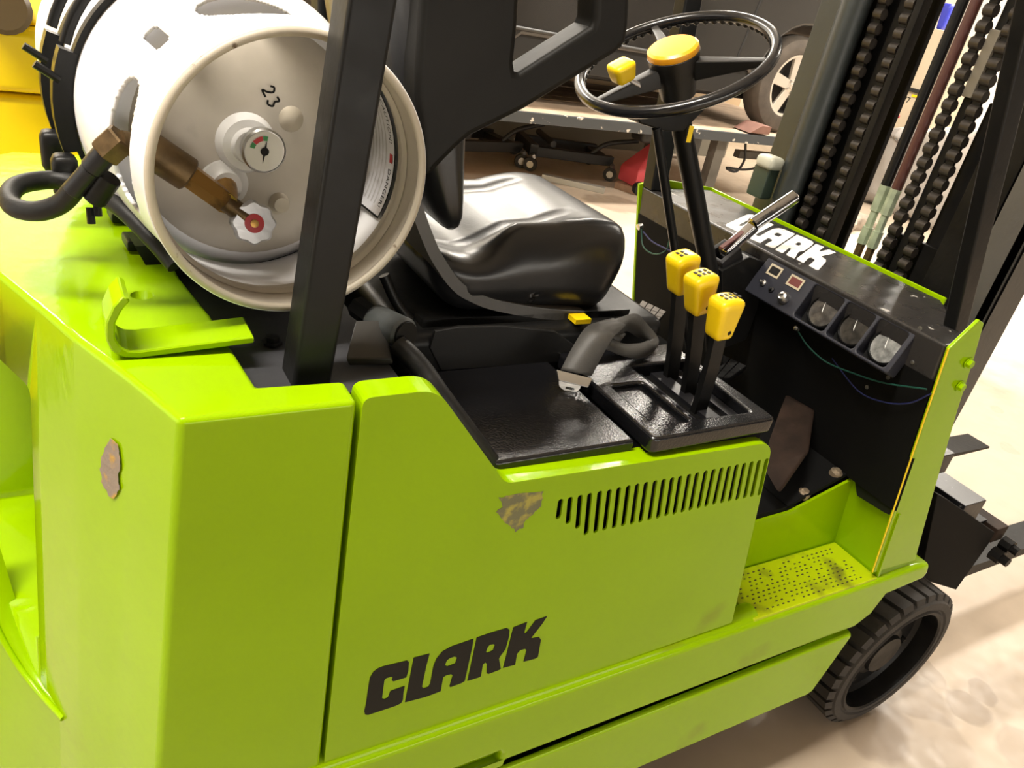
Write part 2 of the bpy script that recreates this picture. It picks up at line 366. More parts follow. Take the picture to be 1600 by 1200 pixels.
# ---- counterweight
ZT = 1.2185
LEAN = 0.07
def cwx(x, z): return x - LEAN*(ZT-z)
outer = [(0.2505, 0.0), (0.083, 0.0), (0.050, 0.083), (0.011, 0.169), (-0.020, 0.249), (-0.056, 0.337), (-0.100, 0.45), (-0.122, 0.56), (-0.122, 0.70), (-0.095, 0.80), (-0.045, 0.847), (0.25, 0.847)]
inner = [(0.25, 0.83), (0.116, 0.83), (0.116, 0.718), (0.124, 0.511), (0.131, 0.328), (0.148, 0.215), (0.155, 0.13), (0.162, 0.048), (0.2505, 0.044)]
def lean_all(me, o, zl):
    for v in me.vertices:
        w_ = v.co.z + o.location.z + FK.location.z
        if v.co.x + o.location.x + FK.location.x < 0.1: v.co.x -= LEAN*(ZT-w_)
ZB = 0.22
cw = slab('counterweight', [(x, y, ZB) for x, y in outer+inner], (0, 0, 1), ZT-ZB, LIME, FK, 0.007, 3)
lean_all(cw.data, cw, ZT)
# rear pocket cut out of the casting
cut = bpy.data.objects.new('cut', slab('tmp', [(-0.5, 0.275, 0.70), (0.30, 0.275, 0.70), (0.30, 0.62, 0.70), (-0.5, 0.62, 0.70)], (0, 0, 1), 0.405, LIME, None, 0.012, 3).data)
cut.location = bpy.data.objects['tmp'].location; COL.objects.link(cut); bpy.data.objects.remove(bpy.data.objects['tmp'])
bo = cw.modifiers.new('b', 'BOOLEAN'); bo.operation = 'DIFFERENCE'; bo.object = cut; bo.solver = 'EXACT'
cw.modifiers.move(1, 0)
hole = lathe('tmp2', [(0.0125, -0.1), (0.0125, 0.1)], at(222, 461, 2, ZT), (0, 0, 1), LIME, None, 24)
b2 = cw.modifiers.new('b2', 'BOOLEAN'); b2.operation = 'DIFFERENCE'; b2.object = hole; b2.solver = 'EXACT'; cw.modifiers.move(2, 1)
bpy.context.view_layer.update()
dg = bpy.context.evaluated_depsgraph_get()
nm = bpy.data.meshes.new_from_object(cw.evaluated_get(dg)); cw.modifiers.clear(); cw.data = nm
bpy.data.objects.remove(cut); bpy.data.objects.remove(hole)
nm.materials.clear(); nm.materials.append(LIME)
box('pocket_back', (0.20, 0.20, 0.60), (0.25, 0.72, 1.16), LIME, cw)
box('pocket_floor', (0.0, 0.24, 0.64), (0.22, 0.70, 0.70), LIME, cw)
# lower bumper bulge of the casting
RN = Vector((1, 0.41, -LEAN)).normalized()
RP = Vector((0.082, 0, ZT))
lip = [atp(px, py, RP, RN) for px, py in ((100, 1122), (70, 1078), (45, 1030), (20, 965), (0, 900), (-30, 800))]
low = [Vector((cwx(0.083-0.41*p.y, ZB), p.y, ZB)) for p in (lip[-1], lip[0])]
th_b = [0.0, 0.006, 0.014, 0.022, 0.028, 0.030]
bm = bmesh.new(); rowsb = []
for p, t in zip(lip, th_b):
    foot = Vector((cwx(0.083-0.41*p.y, ZB), p.y, ZB)); o1 = -RN*t
    rowsb.append([bm.verts.new(q) for q in (p+RN*0.01, p+RN*0.002+o1*0.35+Vector((0, 0, 0.004)), p+o1*0.85, p+o1-Vector((0, 0, 0.012)), foot+o1, foot+RN*0.01)])
for a_, b_ in zip(rowsb, rowsb[1:]):
    for k in range(5): bm.faces.new((a_[k], a_[k+1], b_[k+1], b_[k]))
put('bumper_bulge', mesh_of(bm), LIME, cw, 70)
tube('bumper_lip', [p-RN*(t+0.001) for p, t in zip(lip, th_b)], 0.0045, LIME, cw, 8, k=4)
def chip(name, pix, f, n, mt, parent, lift=0.0003):
    Q = []
    for (a, b), (c, d) in zip(pix, pix[1:]+pix[:1]):
        for k in range(4): Q.append((a+(c-a)*k/4+random.uniform(-1.6, 1.6), b+(d-b)*k/4+random.uniform(-1.6, 1.6)))
    slab(name, [f(px, py)+Vector(n)*lift for px, py in Q], n, 0.0002, mt, parent)
NR = -RN
chip('paint_chip', [(173, 686), (186, 694), (188, 715), (186, 742), (187, 766), (178, 780), (168, 772), (160, 752), (156, 733), (161, 708), (167, 698)], lambda a, b: atp(a, b, RP, RN), NR, CHIP, cw)
# hook bracket welded on top
HB = [at(380, 515, 1, 0.135), ]
def hookpt(x, z, y): return Vector((x, y, z))
prof = [(0.052, 1.296), (0.043, 1.285), (0.036, 1.268), (0.035, 1.250), (0.040, 1.236), (0.050, 1.229), (0.064, 1.2275), (0.175, 1.2365)]
pin = [(0.0585, 1.291), (0.0505, 1.281), (0.044, 1.267), (0.043, 1.251), (0.047, 1.242), (0.054, 1.2365), (0.065, 1.2355), (0.174, 1.2445)]
slab('hook_bracket', [(x, 0.118, z-0.008) for x, z in prof]+[(x, 0.118, z-0.008) for x, z in pin[::-1]], (0, 1, 0), 0.05, LIME, FK, 0.0015, 1)

# ---- engine side panel (Y=0 is its outer face)
XZ = ((0, 0, 0), (1, 0, 0), (0, 0, 1), (0, -1, 0))
def p2(px, py, y=0.0): p = at(px, py, 1, y); return (p.x, p.z)
def rnd(P, r, k=5):
    """round polygon corners; r per vertex list or float"""
    out = []; n = len(P)
    for i in range(n):
        a, b, c = Vector(P[i-1]), Vector(P[i]), Vector(P[(i+1) % n]); rr = r[i] if isinstance(r, (list, tuple)) else r
        if rr <= 0: out.append(tuple(b)); continue
        d1 = (a-b); d2 = (c-b); q = min(rr, d1.length*0.45, d2.length*0.45)
        s, e = b+d1.normalized()*q, b+d2.normalized()*q
        for j in range(k+1):
            t = j/k; out.append(tuple(s*(1-t)**2+b*2*t*(1-t)+e*t*t))
    return out
pan = [(0.2555, 0.620), (0.2555, 1.2215), p2(682, 603), p2(787, 752), p2(1213, 688), p2(1147, 969), (0.95, 0.642)]
pan[3] = (pan[3][0], 1.073); pan[4] = (pan[4][0], 1.062)
pan = [(0.2555, 0.628), (0.2555, 1.2215), (0.338, 1.2225), (0.452, 1.076), (0.931, 1.064), (1.028, 0.642)]
slots = []
tops = [(565,255),(612,245),(662,235),(710,225),(760,215),(808,207),(855,197),(903,187),(948,178),(992,170),(1037,162),(1080,154),(1122,147),(1163,139),(1207,130),(1247,122),(1290,113),(1330,105),(1370,97),(1408,90),(1445,82),(1483,75),(1520,67),(1557,60),(1595,52)]
bots = [(550,355),(600,380),(648,403),(690,435),(738,425),(783,412),(830,402),(876,391),(920,382),(962,373),(1007,362),(1050,352),(1092,340),(1132,332),(1173,322),(1212,312),(1253,302),(1290,293),(1330,283),(1370,275),(1408,266),(1445,260),(1483,252),(1518,244),(1555,237)]
for t, b in zip(tops, bots):
    T = Vector(p2(700+t[0]*.3125, 700+t[1]*.3125)); B = Vector(p2(700+b[0]*.3125, 700+b[1]*.3125))
    d = (T-B).normalized(); nn = Vector((-d.y, d.x)); h = 0.0041
    L_ = []
    for c_, s in ((T-d*h, 1), (B+d*h, -1)):
        for j in range(7):
            a = math.pi*j/6; L_.append(tuple(c_+(nn*math.cos(a)+d*math.sin(a))*h*s))
    slots.append(L_)
side = slab('side_panel', [(x, 0.0, z) for x, z in rnd(pan, [0.004, 0.012, 0.022, 0.012, 0.03, 0.004])], (0, 1, 0), 0.034, LIME, FK, 0.010, 4)
bm = bmesh.new()
for S_ in slots:
    A = [bm.verts.new((x, -0.05, z)) for x, z in S_]; B = [bm.verts.new((x, 0.09, z)) for x, z in S_]; n_ = len(A)
    bm.faces.new(A); bm.faces.new(B[::-1])
    for k in range(n_): bm.faces.new((A[k], B[k], B[(k+1) % n_], A[(k+1) % n_]))
pin_ = [(0.270, 0.646), (0.270, 1.207), (0.331, 1.207), (0.447, 1.060), (0.918, 1.048), (1.008, 0.657)]
cutter2 = bmesh.new(); A = [cutter2.verts.new((x, 0.0035, z)) for x, z in pin_]; B = [cutter2.verts.new((x, 0.08, z)) for x, z in pin_]
cutter2.faces.new(A); cutter2.faces.new(B[::-1])
for k in range(6): cutter2.faces.new((A[k], B[k], B[(k+1) % 6], A[(k+1) % 6]))
cut2 = put('tmp4', mesh_of(cutter2), LIME)
b4 = side.modifiers.new('b4', 'BOOLEAN'); b4.operation = 'DIFFERENCE'; b4.object = cut2; b4.solver = 'EXACT'; side.modifiers.move(1, 0)
cutter = put('tmp3', mesh_of(bm), LIME)
b3 = side.modifiers.new('b', 'BOOLEAN'); b3.operation = 'DIFFERENCE'; b3.object = cutter; b3.solver = 'EXACT'; side.modifiers.move(2, 1)
bpy.context.view_layer.update()
nm = bpy.data.meshes.new_from_object(side.evaluated_get(bpy.context.evaluated_depsgraph_get())); side.modifiers.clear(); side.data = nm
bpy.data.objects.remove(cutter); bpy.data.objects.remove(cut2); nm.materials.clear(); nm.materials.append(LIME)
# black sheet behind the slots, added for the dark of the engine bay
box('engine_bay_dark', (0.42, 0.05, 0.66), (0.92, 0.075, 1.04), INTB, FK)
chip('paint_chip', [(780, 777), (795, 773), (849, 768), (846, 782), (843, 793), (832, 806), (822, 812), (815, 826), (806, 830), (797, 822), (783, 810), (776, 800), (784, 792)], lambda a, b: at(a, b, 1, 0), (0, -1, 0), CHIPG, side, 0.0003)
LET = {'C': ([(55,885),(48,860),(62,800),(85,640),(95,580),(125,530),(165,500),(210,483),(405,436),(420,448),(415,520),(398,575),(290,608),(278,600),(285,575),(270,570),(230,582),(215,600),(195,750),(215,757),(240,748),(250,735),(265,690),(385,648),(375,700),(370,760),(355,790),(310,812),(80,888)], []),
 'L': ([(388,783),(460,412),(592,378),(565,480),(528,655),(545,668),(580,655),(560,738)], []),
 'A': ([(560,738),(580,655),(597,630),(625,480),(650,420),(700,360),(775,318),(958,255),(950,310),(885,605),(860,622),(765,657),(758,650),(785,560),(770,548),(725,560),(705,575),(685,690)], [[(720,475),(735,435),(760,415),(800,402),(822,412),(805,460),(740,485)]]),
 'R': ([(908,605),(945,430),(985,245),(1100,205),(1235,165),(1258,180),(1255,230),(1225,340),(1180,400),(1170,420),(1185,500),(1180,510),(1080,548),(1068,540),(1070,465),(1055,452),(1035,470),(1020,565),(1005,575)], [[(1060,368),(1075,325),(1095,303),(1125,298),(1135,310),(1120,350),(1080,370)]]),
 'K': ([(1205,497),(1290,160),(1405,115),(1380,205),(1395,208),(1475,100),(1572,66),(1530,130),(1440,245),(1450,250),(1505,240),(1520,262),(1495,405),(1470,420),(1375,445),(1400,350),(1385,338),(1345,350),(1320,380),(1305,470)], [])}
def lp(q): return p2(560+q[0]*.1875, 950+q[1]*.1875)
LP = {k: ([lp(q) for q in o_], [[lp(q) for q in h] for h in hs]) for k, (o_, hs) in LET.items()}
for k in 'CLARK':
    o_ = plate('letter', LP[k][0], LP[k][1], ((0, -0.0008, 0), (1, 0, 0), (0, 0, 1), (0, -1, 0)), 0.0008, INK, side); o_['label'] = 'black painted letter ' + k

# ---- frame rails
FR = ((0, -0.012, 0), (1, 0, 0), (0, 0, 1), (0, -1, 0))
up_ = [(0.03, 0.488), (0.03, 0.628), (1.60, 0.633), (1.652, 0.622), (1.662, 0.600), (1.655, 0.578), (1.525, 0.568), (1.507, 0.515), (1.46, 0.488)]
slot = [(0.44, 0.425), (0.44, 0.520), (0.545, 0.522), (0.548, 0.49)]
plate('frame_rail', up_, [[(0.40, 0.496), (0.40, 0.520), (0.545, 0.5205), (0.552, 0.512), (0.550, 0.496)]], FR, 0.14, LIME, FK, 0.012, 4)
lo_ = [(0.03, 0.288), (0.03, 0.474), (1.462, 0.473), (1.470, 0.462), (1.428, 0.296), (1.41, 0.288)]
plate('frame_rail', lo_, [], ((0, -0.014, 0), (1, 0, 0), (0, 0, 1), (0, -1, 0)), 0.12, LIME, FK, 0.008, 3)
box('frame_web', (0.03, 0.004, 0.30), (1.42, 0.05, 0.62), LIME, FK)
box('chassis', (0.0, 0.06, 0.13), (1.60, 0.80, 0.60), INTB, FK, 0.02)
plate('frame_rail', up_, [], ((0, 0.861, 0), (1, 0, 0), (0, 0, 1), (0, 1, 0)), 0.14, LIME, FK, 0.006, 3)
plate('frame_rail', lo_, [], ((0, 0.863, 0), (1, 0, 0), (0, 0, 1), (0, 1, 0)), 0.12, LIME, FK, 0.008, 3)
box('side_panel', (0.2555, 0.815, 0.628), (0.93, 0.848, 1.07), LIME, FK, 0.01, 3)
# rounded sill between panel foot and rail face
tube('sill', [(0.03, 0.018, 0.616), (1.10, 0.018, 0.618)], 0.026, LIME, FK, 16)
# ---- step
ZS = 0.636
step = plate('step_plate', rnd([(1.085, -0.006), (1.458, -0.006), (1.458, 0.112), (1.085, 0.112)], 0.003), [], ((0, 0, ZS), (1, 0, 0), (0, 1, 0), (0, 0, 1)), 0.012, LIMEDIRTLIT, FK, 0.002)
it = []
for r_ in range(10):
    for c_ in range(22):
        x = 1.10+c_*0.0150+(r_ % 2)*0.006; y = 0.006+r_*0.0100
        if random.random() < 0.22 or x > 1.44: continue
        it.append(((x, y, ZS-0.002), (x+0.0052, y+0.0022, ZS+0.0012)))
jb = join_boxes('tread_slots', it, mat('tread_slot_dark', (0.035, 0.033, 0.010), 0.8), step); jb['kind'] = 'stuff'  # near-black blocks put the shade of the tread holes into colour
# kick panel and end wall
slab('kick_panel', [(1.03, 0.115, 0.62), (1.03, 0.115, 0.757), (1.248, 0.115, 0.766), (1.419, 0.115, 0.819), (1.466, 0.115, 0.63)], (0, 1, 0), 0.006, LIME, FK)
slab('end_wall', [(1.462, -0.004, 0.632), (1.462, 0.118, 0.632), (1.418, 0.118, 0.815), (1.395, 0.0, 0.78), (1.418, -0.004, 0.80)][:3]+[(1.414, -0.004, 0.815)], (1, 0, 0), 0.006, LIME, FK)
# ---- cowl side plate
post = slab('cowl_side_plate', [at(px, py, 1, 0) for px, py in ((1365, 895), (1430, 876), (1462, 760), (1497, 640), (1524, 555), (1538, 505), (1531, 500), (1484, 545))], (0, 1, 0), 0.007, LIME, FK, 0.002, 2)
for px, py in ((1512, 567), (1499, 603)):
    p = at(px, py, 1, -0.001); lathe('cowl_bolt', [(0.011, 0), (0.011, 0.002), (0.008, 0.002), (0.0075, 0.009), (0, 0.009)], p, (0, -1, 0), LIME, post, 6)
tube('edge_stripe', [at(1363, 894, 1, -0.0005), at(1482, 545, 1, -0.0005)], 0.0016, YEL, post, 6)
# ---- floor of the cab
flo = box('floor_plate', (0.93, 0.122, 0.755), (1.50, 0.84, 0.775), INTB, FK)
slab('toe_board', [(1.24, 0.122, 0.770), (1.40, 0.122, 0.824), (1.40, 0.84, 0.824), (1.24, 0.84, 0.770)], (0, 0, 1), 0.008, INTB, FK)
slab('toe_board', [(1.395, 0.0, 0.826), (1.395, 0.84, 0.826), (1.36, 0.84, 0.96), (1.36, 0.0, 0.96)], (1, 0, 0), 0.008, INTB, FK)
slab('sill_cap', [at(px, py, 0, 1.402) for px, py in ((1334, 748), (1399, 782), (1394, 800), (1388, 805), (1380, 801), (1338, 775))], (1, 0, 0), 0.02, BLKM, FK, 0.003)
for px, py in ((1307, 738), (1257, 770)):
    p = at(px, py, 2, 0.828 if px > 1280 else 0.792); lathe('floor_bolt', [(0.013, -0.01), (0.013, 0.002), (0.009, 0.004), (0.007, 0.008), (0, 0.009)], p, (0, -0.2, 1), mat('bolt_zinc', (0.28, 0.22, 0.15), 0.5, 0.6), flo, 12)
hull('accelerator_pedal', [at(px, py, 0, x)+Vector((dx, 0, 0)) for px, py, x in ((1226, 618, 1.36), (1268, 642, 1.36), (1258, 708, 1.26), (1215, 770, 1.18), (1195, 735, 1.18), (1200, 690, 1.24)) for dx in (0, 0.012)], RUSTP, FK, 0.003)
# engine bulkhead under the console, hood block under the seat
box('engine_bulkhead', (0.905, 0.03, 0.62), (0.925, 0.84, 1.075), INTB, FK)
hood = box('engine_hood', (0.41, 0.262, 0.70), (0.90, 0.845, 1.148), BLKM, FK, 0.02, 3)
box('cradle_plate', (0.118, 0.050, 1.186), (0.325, 0.84, 1.198), mat('dusty_black_plate', (0.030, 0.030, 0.034), 0.5, bump=0.2, var=0.3), FK)
box('bulkhead_rear', (0.27, 0.045, 0.64), (0.30, 0.84, 1.18), INTB, FK)
# ---- black access cover and lever console
cov = slab('access_cover', [(0.335, 0.262, 1.088), (0.450, 0.028, 1.088), (0.673, 0.028, 1.088), (0.668, 0.262, 1.088)][::-1], (0, 0, -1), 0.022, BLK, FK, 0.005, 3)
XY = lambda z: ((0, 0, z), (1, 0, 0), (0, 1, 0), (0, 0, 1))
con = plate('lever_console', rnd([(0.684, 0.006), (0.931, 0.010), (0.925, 0.262), (0.684, 0.262)], 0.012), [rnd([(0.788, 0.040), (0.898, 0.036), (0.908, 0.20), (0.788, 0.20)], 0.006), rnd([(0.712, 0.040), (0.775, 0.036), (0.772, 0.150), (0.712, 0.150)], 0.008)], XY(1.102), 0.026, BLK, FK, 0.005, 3)
box('console_tray', (0.705, 0.030, 1.083), (0.780, 0.158, 1.093), BLK, FK)
box('console_skirt', (0.69, 0.02, 0.95), (0.922, 0.26, 1.078), INTB, FK)
for x0, x1 in ((0.79, 0.815), (0.835, 0.862), (0.880, 0.90)):
    box('slot_guide', (x0, 0.038, 1.074), (x1, 0.20, 1.084), BLKW, FK)
# belt receptacle strip and hood side sheet
slab('hood_side_sheet', [at(px, py, 1, 0.258) for px, py in ((672, 545), (680, 517), (720, 510), (790, 509), (868, 518), (905, 545), (890, 565), (690, 580))], (0, 1, 0), 0.006, PLAST, FK, 0.002)
# ---- levers with yellow knobs
for i, (kx, ky, bx, by, yy) in enumerate(((1065, 428, 1044, 606, 0.185), (1093, 459, 1072, 625, 0.135), (1129, 497, 1088, 648, 0.085))):
    K = at(kx, ky, 1, yy); B = at(bx, by, 1, yy); B = B+(B-K)*0.15
    lv = tube('control_lever', [B, B.lerp(K, 0.5)+Vector((0.004, 0, 0)), K], 0, BLKM, FK, flat=(0.011, 0.024), up=(1, 0, 0), k=4)
    ax = (K-B).normalized(); u = Vector((1, 0, 0)); u = (u-ax*u.dot(ax)).normalized(); v = ax.cross(u)
    rot = Matrix((u, v, ax)).transposed()
    def wp(p): s = 1+0.22*p.z/0.03; return (p.x*s, p.y*(1+0.10*p.z/0.03), p.z+0.004*(1-(p.x/0.02)**2) if p.z > 0.02 else p.z)
    kn = rbox('knob', K, (0.0195, 0.0175, 0.031), 0.008, YEL, lv, 10, wp, rot)
    f_ = rot @ Vector((0, -1, 0)) if (rot @ Vector((0, -1, 0))).y < 0 else rot @ Vector((0, 1, 0))
    lathe('set_screw', [(0.0035, 0), (0.0035, 0.0022), (0, 0.0022)], K-ax*0.017+f_*0.0145+u*0.004, f_, INK, kn, 12)
    for j in range(2+i):
        for q in range(2):
            c0 = K+ax*0.0348+u*(-0.009+0.0085*j)+v*(-0.005+0.009*q)
            slab('shift_mark', [c0+u*0.002+v*0.0028, c0-u*0.002+v*0.0028, c0-u*0.002-v*0.0028, c0+u*0.002-v*0.0028], ax, 0.0008, INK, kn)
# ---- dash cowl
ZD = 1.200
dash = hull('dash_cowl', [(1.300, 0.010, ZD), (1.300, 0.885, ZD), (1.535, 0.885, ZD), (1.535, 0.175, ZD), (1.365, 0.010, ZD), (1.315, 0.010, 1.12), (1.365, 0.010, 1.12), (1.315, 0.885, 1.12), (1.535, 0.175, 1.12), (1.535, 0.885, 1.12)], DASH, FK, 0.006, 3)
slab('dash_back_panel', [(1.312, 0.008, 1.13), (1.312, 0.885, 1.13), (1.395, 0.885, 0.83), (1.395, 0.008, 0.83)], (1, 0, 0), 0.01, INTB, FK)
box('dash_bay_wall', (1.53, 0.14, 0.70), (1.545, 0.885, 1.19), INTB, FK)
slab('cowl_front_plate', [(1.545, 0.175, 0.65), (1.545, 0.175, ZD+0.004), (1.545, 0.895, ZD+0.004), (1.545, 0.895, 0.65)], (1, 0, 0), 0.007, LIME, FK, 0.002)
slab('cowl_side_plate', [(1.293, 0.888, ZD+0.004), (1.36, 0.888, ZD+0.02), (1.545, 0.888, ZD+0.004), (1.56, 0.888, 0.65), (1.44, 0.888, 0.65)], (0, 1, 0), 0.007, LIME, FK)
# white lettering on the dash top, an affine copy of the side lettering
def aff(src, dst):
    M = Matrix([[s[0], s[1], 1] for s in src]); Mi = M.inverted()
    ca = Mi @ Vector([d[0] for d in dst]); cb = Mi @ Vector([d[1] for d in dst])
    return lambda q: (ca.x*q[0]+ca.y*q[1]+ca.z, cb.x*q[0]+cb.y*q[1]+cb.z)
dq = lambda px, py: (lambda p: (p.x, p.y))(at(px, py, 2, ZD))
AF = aff([lp((908, 605)), lp((1572, 66)), lp((985, 245))], [dq(1211, 390), dq(1306, 395), dq(1245, 367)])
for k in 'CLARK':
    o_ = plate('letter', [AF(q) for q in LP[k][0]], [[AF(q) for q in h] for h in LP[k][1]], XY(ZD+0.0009), 0.0008, WINK, dash); o_['label'] = 'white worn letter ' + k
# gauge cluster: sloped face from (1.309,1.2) down to (1.270,1.12)
GO = Vector((1.305, 0.0, 1.197)); GD = Vector((1.268-1.305, 0, 1.115-1.197)); GL = GD.length; GD.normalize()
GN = Vector((GD.z, 0, -GD.x)); GN = GN if GN.x < 0 else -GN
GFr = (GO, Vector((0, 1, 0)), GD, GN)
gy = lambda px, py: (lambda p: (p.y, (p-GO).dot(GD)))(atp(px, py, GO, GN))
cl_out = rnd([(0.068, 0.0), (0.432, 0.0), (0.440, GL), (0.068, GL)], 0.006)
pock = []; dials = []
for (a, b) in (((1271, 446), (1300, 512)), ((1325, 470), (1347, 540)), ((1378, 497), (1390, 572))): pass
cells = [(0.2235, 0.300), (0.150, 0.2165), (0.078, 0.143)]
for y0, y1 in cells: pock.append(rnd([(y0, 0.010), (y1, 0.010), (y1, GL-0.006), (y0, GL-0.006)], 0.008))
gc = plate('gauge_cluster', cl_out, pock, GFr, 0.035, mat('cluster_plastic', (0.022, 0.023, 0.032), 0.45, spec=0.3, bump=0.2, bscale=160), dash, 0.0025, 2)
gf = lambda y, s, d=0.0: GO+Vector((0, y, 0))+GD*s+GN*d
slab('cluster_back', [gf(0.07, 0, -0.030), gf(0.305, 0, -0.030), gf(0.305, GL, -0.030), gf(0.07, GL, -0.030)], -GN, 0.004, BLKM, gc)
for i, (y0, y1) in enumerate(cells):
    c0 = gf((y0+y1)/2-0.003, 0.048, -0.029)
    g = lathe('gauge', [(0.0345, 0), (0.0345, 0.012), (0.0315, 0.015), (0.0305, 0.010), (0, 0.010)], c0, GN, BLKM, gc, 28)
    lathe('gauge_glass', [(0.0302, 0.0102), (0.020, 0.0115), (0, 0.012)], c0, GN, mat('gauge_face', ((0.06, 0.055, 0.05), (0.035, 0.032, 0.028), (0.20, 0.205, 0.20))[i], 0.12, var=0.5, vscale=60), gc, 28)
    slab('gauge_needle', [c0+GN*0.0125+GD*0.004, c0+GN*0.0125-GD*0.020+Vector((0, 0.008, 0)), c0+GN*0.0125+Vector((0, 0.003, 0))], GN, 0.0005, WINK, gc)
for (y0, y1), mt in (((0.382, 0.415), BLKM), ((0.322, 0.358), mat('dull_red_lens', (0.13, 0.022, 0.02), 0.45))):
    s0, s1 = 0.014, 0.038
    w_ = plate('warning_lamp', [(y0, s0), (y1, s0), (y1, s1), (y0, s1)], [[(y0+.004, s0+.004), (y1-.004, s0+.004), (y1-.004, s1-.004), (y0+.004, s1-.004)]], (GO+GN*0.0015, Vector((0, 1, 0)), GD, GN), 0.003, mat('cream_bezel', (0.46, 0.40, 0.28), 0.5), gc)
    slab('lamp_lens', [gf(y0+.004, s0+.004), gf(y1-.004, s0+.004), gf(y1-.004, s1-.004), gf(y0+.004, s1-.004)], GN, 0.001, mt, w_)
lathe('key_switch', [(0.013, 0), (0.013, 0.004), (0.010, 0.012), (0.006, 0.014), (0.006, 0.010), (0, 0.010)], gf(0.340, 0.064, 0), GN, STEEL, gc, 20)
lathe('toggle_switch', [(0.007, 0), (0.007, 0.003), (0.003, 0.004), (0.003, 0.014), (0, 0.015)], gf(0.405, 0.058, 0), GN, STEEL, gc, 14)
lathe('toggle_switch', [(0.006, 0), (0.006, 0.003), (0.0025, 0.004), (0.0025, 0.009), (0, 0.010)], gf(0.378, 0.062, 0), GN, BLKW, gc, 14)
for px, py in ((1438, 513), (1355, 605), (1426, 566), (1388, 590)):
    lathe('dash_screw', [(0.004, 0), (0.004, 0.002), (0, 0.003)], at(px, py, 0, 1.312), (-1, 0, 0), STEEL, dash, 8)
# wires hanging under the dash
WG = mat('green_wire', (0.003, 0.045, 0.032), 0.5); WB = mat('blue_wire', (0.008, 0.012, 0.07), 0.5)
tube('green_wire', [at(px, py, 0, 1.30) for px, py in ((1246, 516), (1262, 540), (1290, 565), (1330, 582), (1380, 598), (1448, 608))], 0.0016, WG, dash, 6, k=5)
tube('blue_wire', [at(px, py, 0, 1.32) for px, py in ((1300, 560), (1340, 610), (1380, 628), (1420, 630), (1455, 615))], 0.0014, WB, dash, 6, k=5)
tube('green_wire', [at(px, py, 0, 1.30) for px, py in ((1002, 358), (1005, 385), (1022, 397), (1040, 392), (1046, 375))], 0.002, WG, dash, 6, k=5)
tube('blue_wire', [at(px, py, 0, 1.30) for px, py in ((1005, 362), (1020, 378), (1052, 394))], 0.002, WB, dash, 6, k=5)
lathe('wire_terminal', [(0.008, 0), (0.008, 0.012), (0, 0.014)], at(1003, 353, 0, 1.305), (-1, 0, -0.3), STEEL, dash, 10)
lathe('wire_terminal', [(0.005, 0), (0.005, 0.010), (0, 0.012)], at(1247, 514, 0, 1.30), (-1, 0, 0.3), STEEL, dash, 10)
tube('yellow_loop', [at(px, py, 0, 1.36) for px, py in ((1418, 655), (1410, 672), (1407, 690), (1412, 697), (1420, 698))], 0.003, YEL, dash, 8, k=4)
# parking brake lever (silver) on the dash
PB = [at(1118, 392, 1, 0.47), at(1150, 368, 1, 0.462), at(1182, 347, 1, 0.456)]; PT = at(1243, 306, 1, 0.448)
pb = hull('brake_lever', [p+Vector((0, dy, dz)) for p in (PB[0]+Vector((0.02, 0, -.005)), PB[2]) for dy in (-0.013, 0.013) for dz in (-0.016, 0.008)], CHROME, FK, 0.003)
rod('lever_grip', PB[2]-(PT-PB[2])*0.12, PT, 0.0150, CHROME, pb, 18, 0.003)
hull('lever_channel', [p+Vector((0, dy, dz)) for p in (PB[0]+Vector((0.012, 0, 0)), PB[1]+Vector((0.02, 0, 0.004))) for dy in (-0.005, 0.005) for dz in (0.004, 0.0085)], mat('lever_red_inside', (0.10, 0.02, 0.015), 0.5), pb)
bkt = at(1128, 392, 1, 0.47)
plate('lever_bracket', [(-0.026, -0.03), (0.028, -0.026), (0.030, 0.026), (-0.026, 0.03)], [[(-0.018, -0.018), (0.02, -0.016), (0.02, 0.016), (-0.018, 0.018)]], (bkt, Vector((0.8, 0, 0.6)), Vector((0, 1, 0)), Vector((-0.6, 0, 0.8))), 0.04, BLKW, pb, 0.003)
hull('lever_housing', [bkt+Vector((dx, dy, dz)) for dx, dz in ((-0.02, -0.03), (0.05, 0.0), (0.13, -0.02), (0.13, -0.2), (0.06, -0.22)) for dy in (-0.035, 0.035)], BLKM, pb, 0.004)
# ---- steering
SO = Vector((0.925, 0.45, 1.536)); SN = Vector((-0.587, -0.055, 1)).normalized()
su = (Vector((1, 0, 0))-SN*SN.x).normalized(); sv = SN.cross(su)
sw = empty('steering_wheel', SO); sw.parent = FK; sw.location = SO-FK.location
sp = lambda a, r, h=0: SO+(su*math.cos(a)+sv*math.sin(a))*r+SN*h
bm = bmesh.new(); tube_bm(bm, [sp(2*math.pi*i/72, 0.1615+0.0) for i in range(72)], [0.0098]*72, 14, True); put('rim', mesh_of(bm), mat('wheel_rim', (0.010, 0.010, 0.011), 0.2), sw, 180)
bm = bmesh.new()
for i in range(60):
    bmesh.ops.create_uvsphere(bm, u_segments=8, v_segments=6, radius=0.0062, matrix=Matrix.Translation(sp(2*math.pi*(i+.5)/60, 0.1575, -0.0062)))
o_ = put('finger_grips', mesh_of(bm), PLAST, sw, 180); o_['kind'] = 'stuff'
lathe('hub', [(0.030, -0.06), (0.036, -0.02), (0.044, 0.008), (0.044, 0.014), (0.040, 0.016)], SO, SN, PLAST, sw, 36)
lathe('horn_cap', [(0.0415, 0.012), (0.0435, 0.016), (0.0425, 0.024), (0.038, 0.0275), (0, 0.0285)], SO, SN, ORNG, sw, 40)
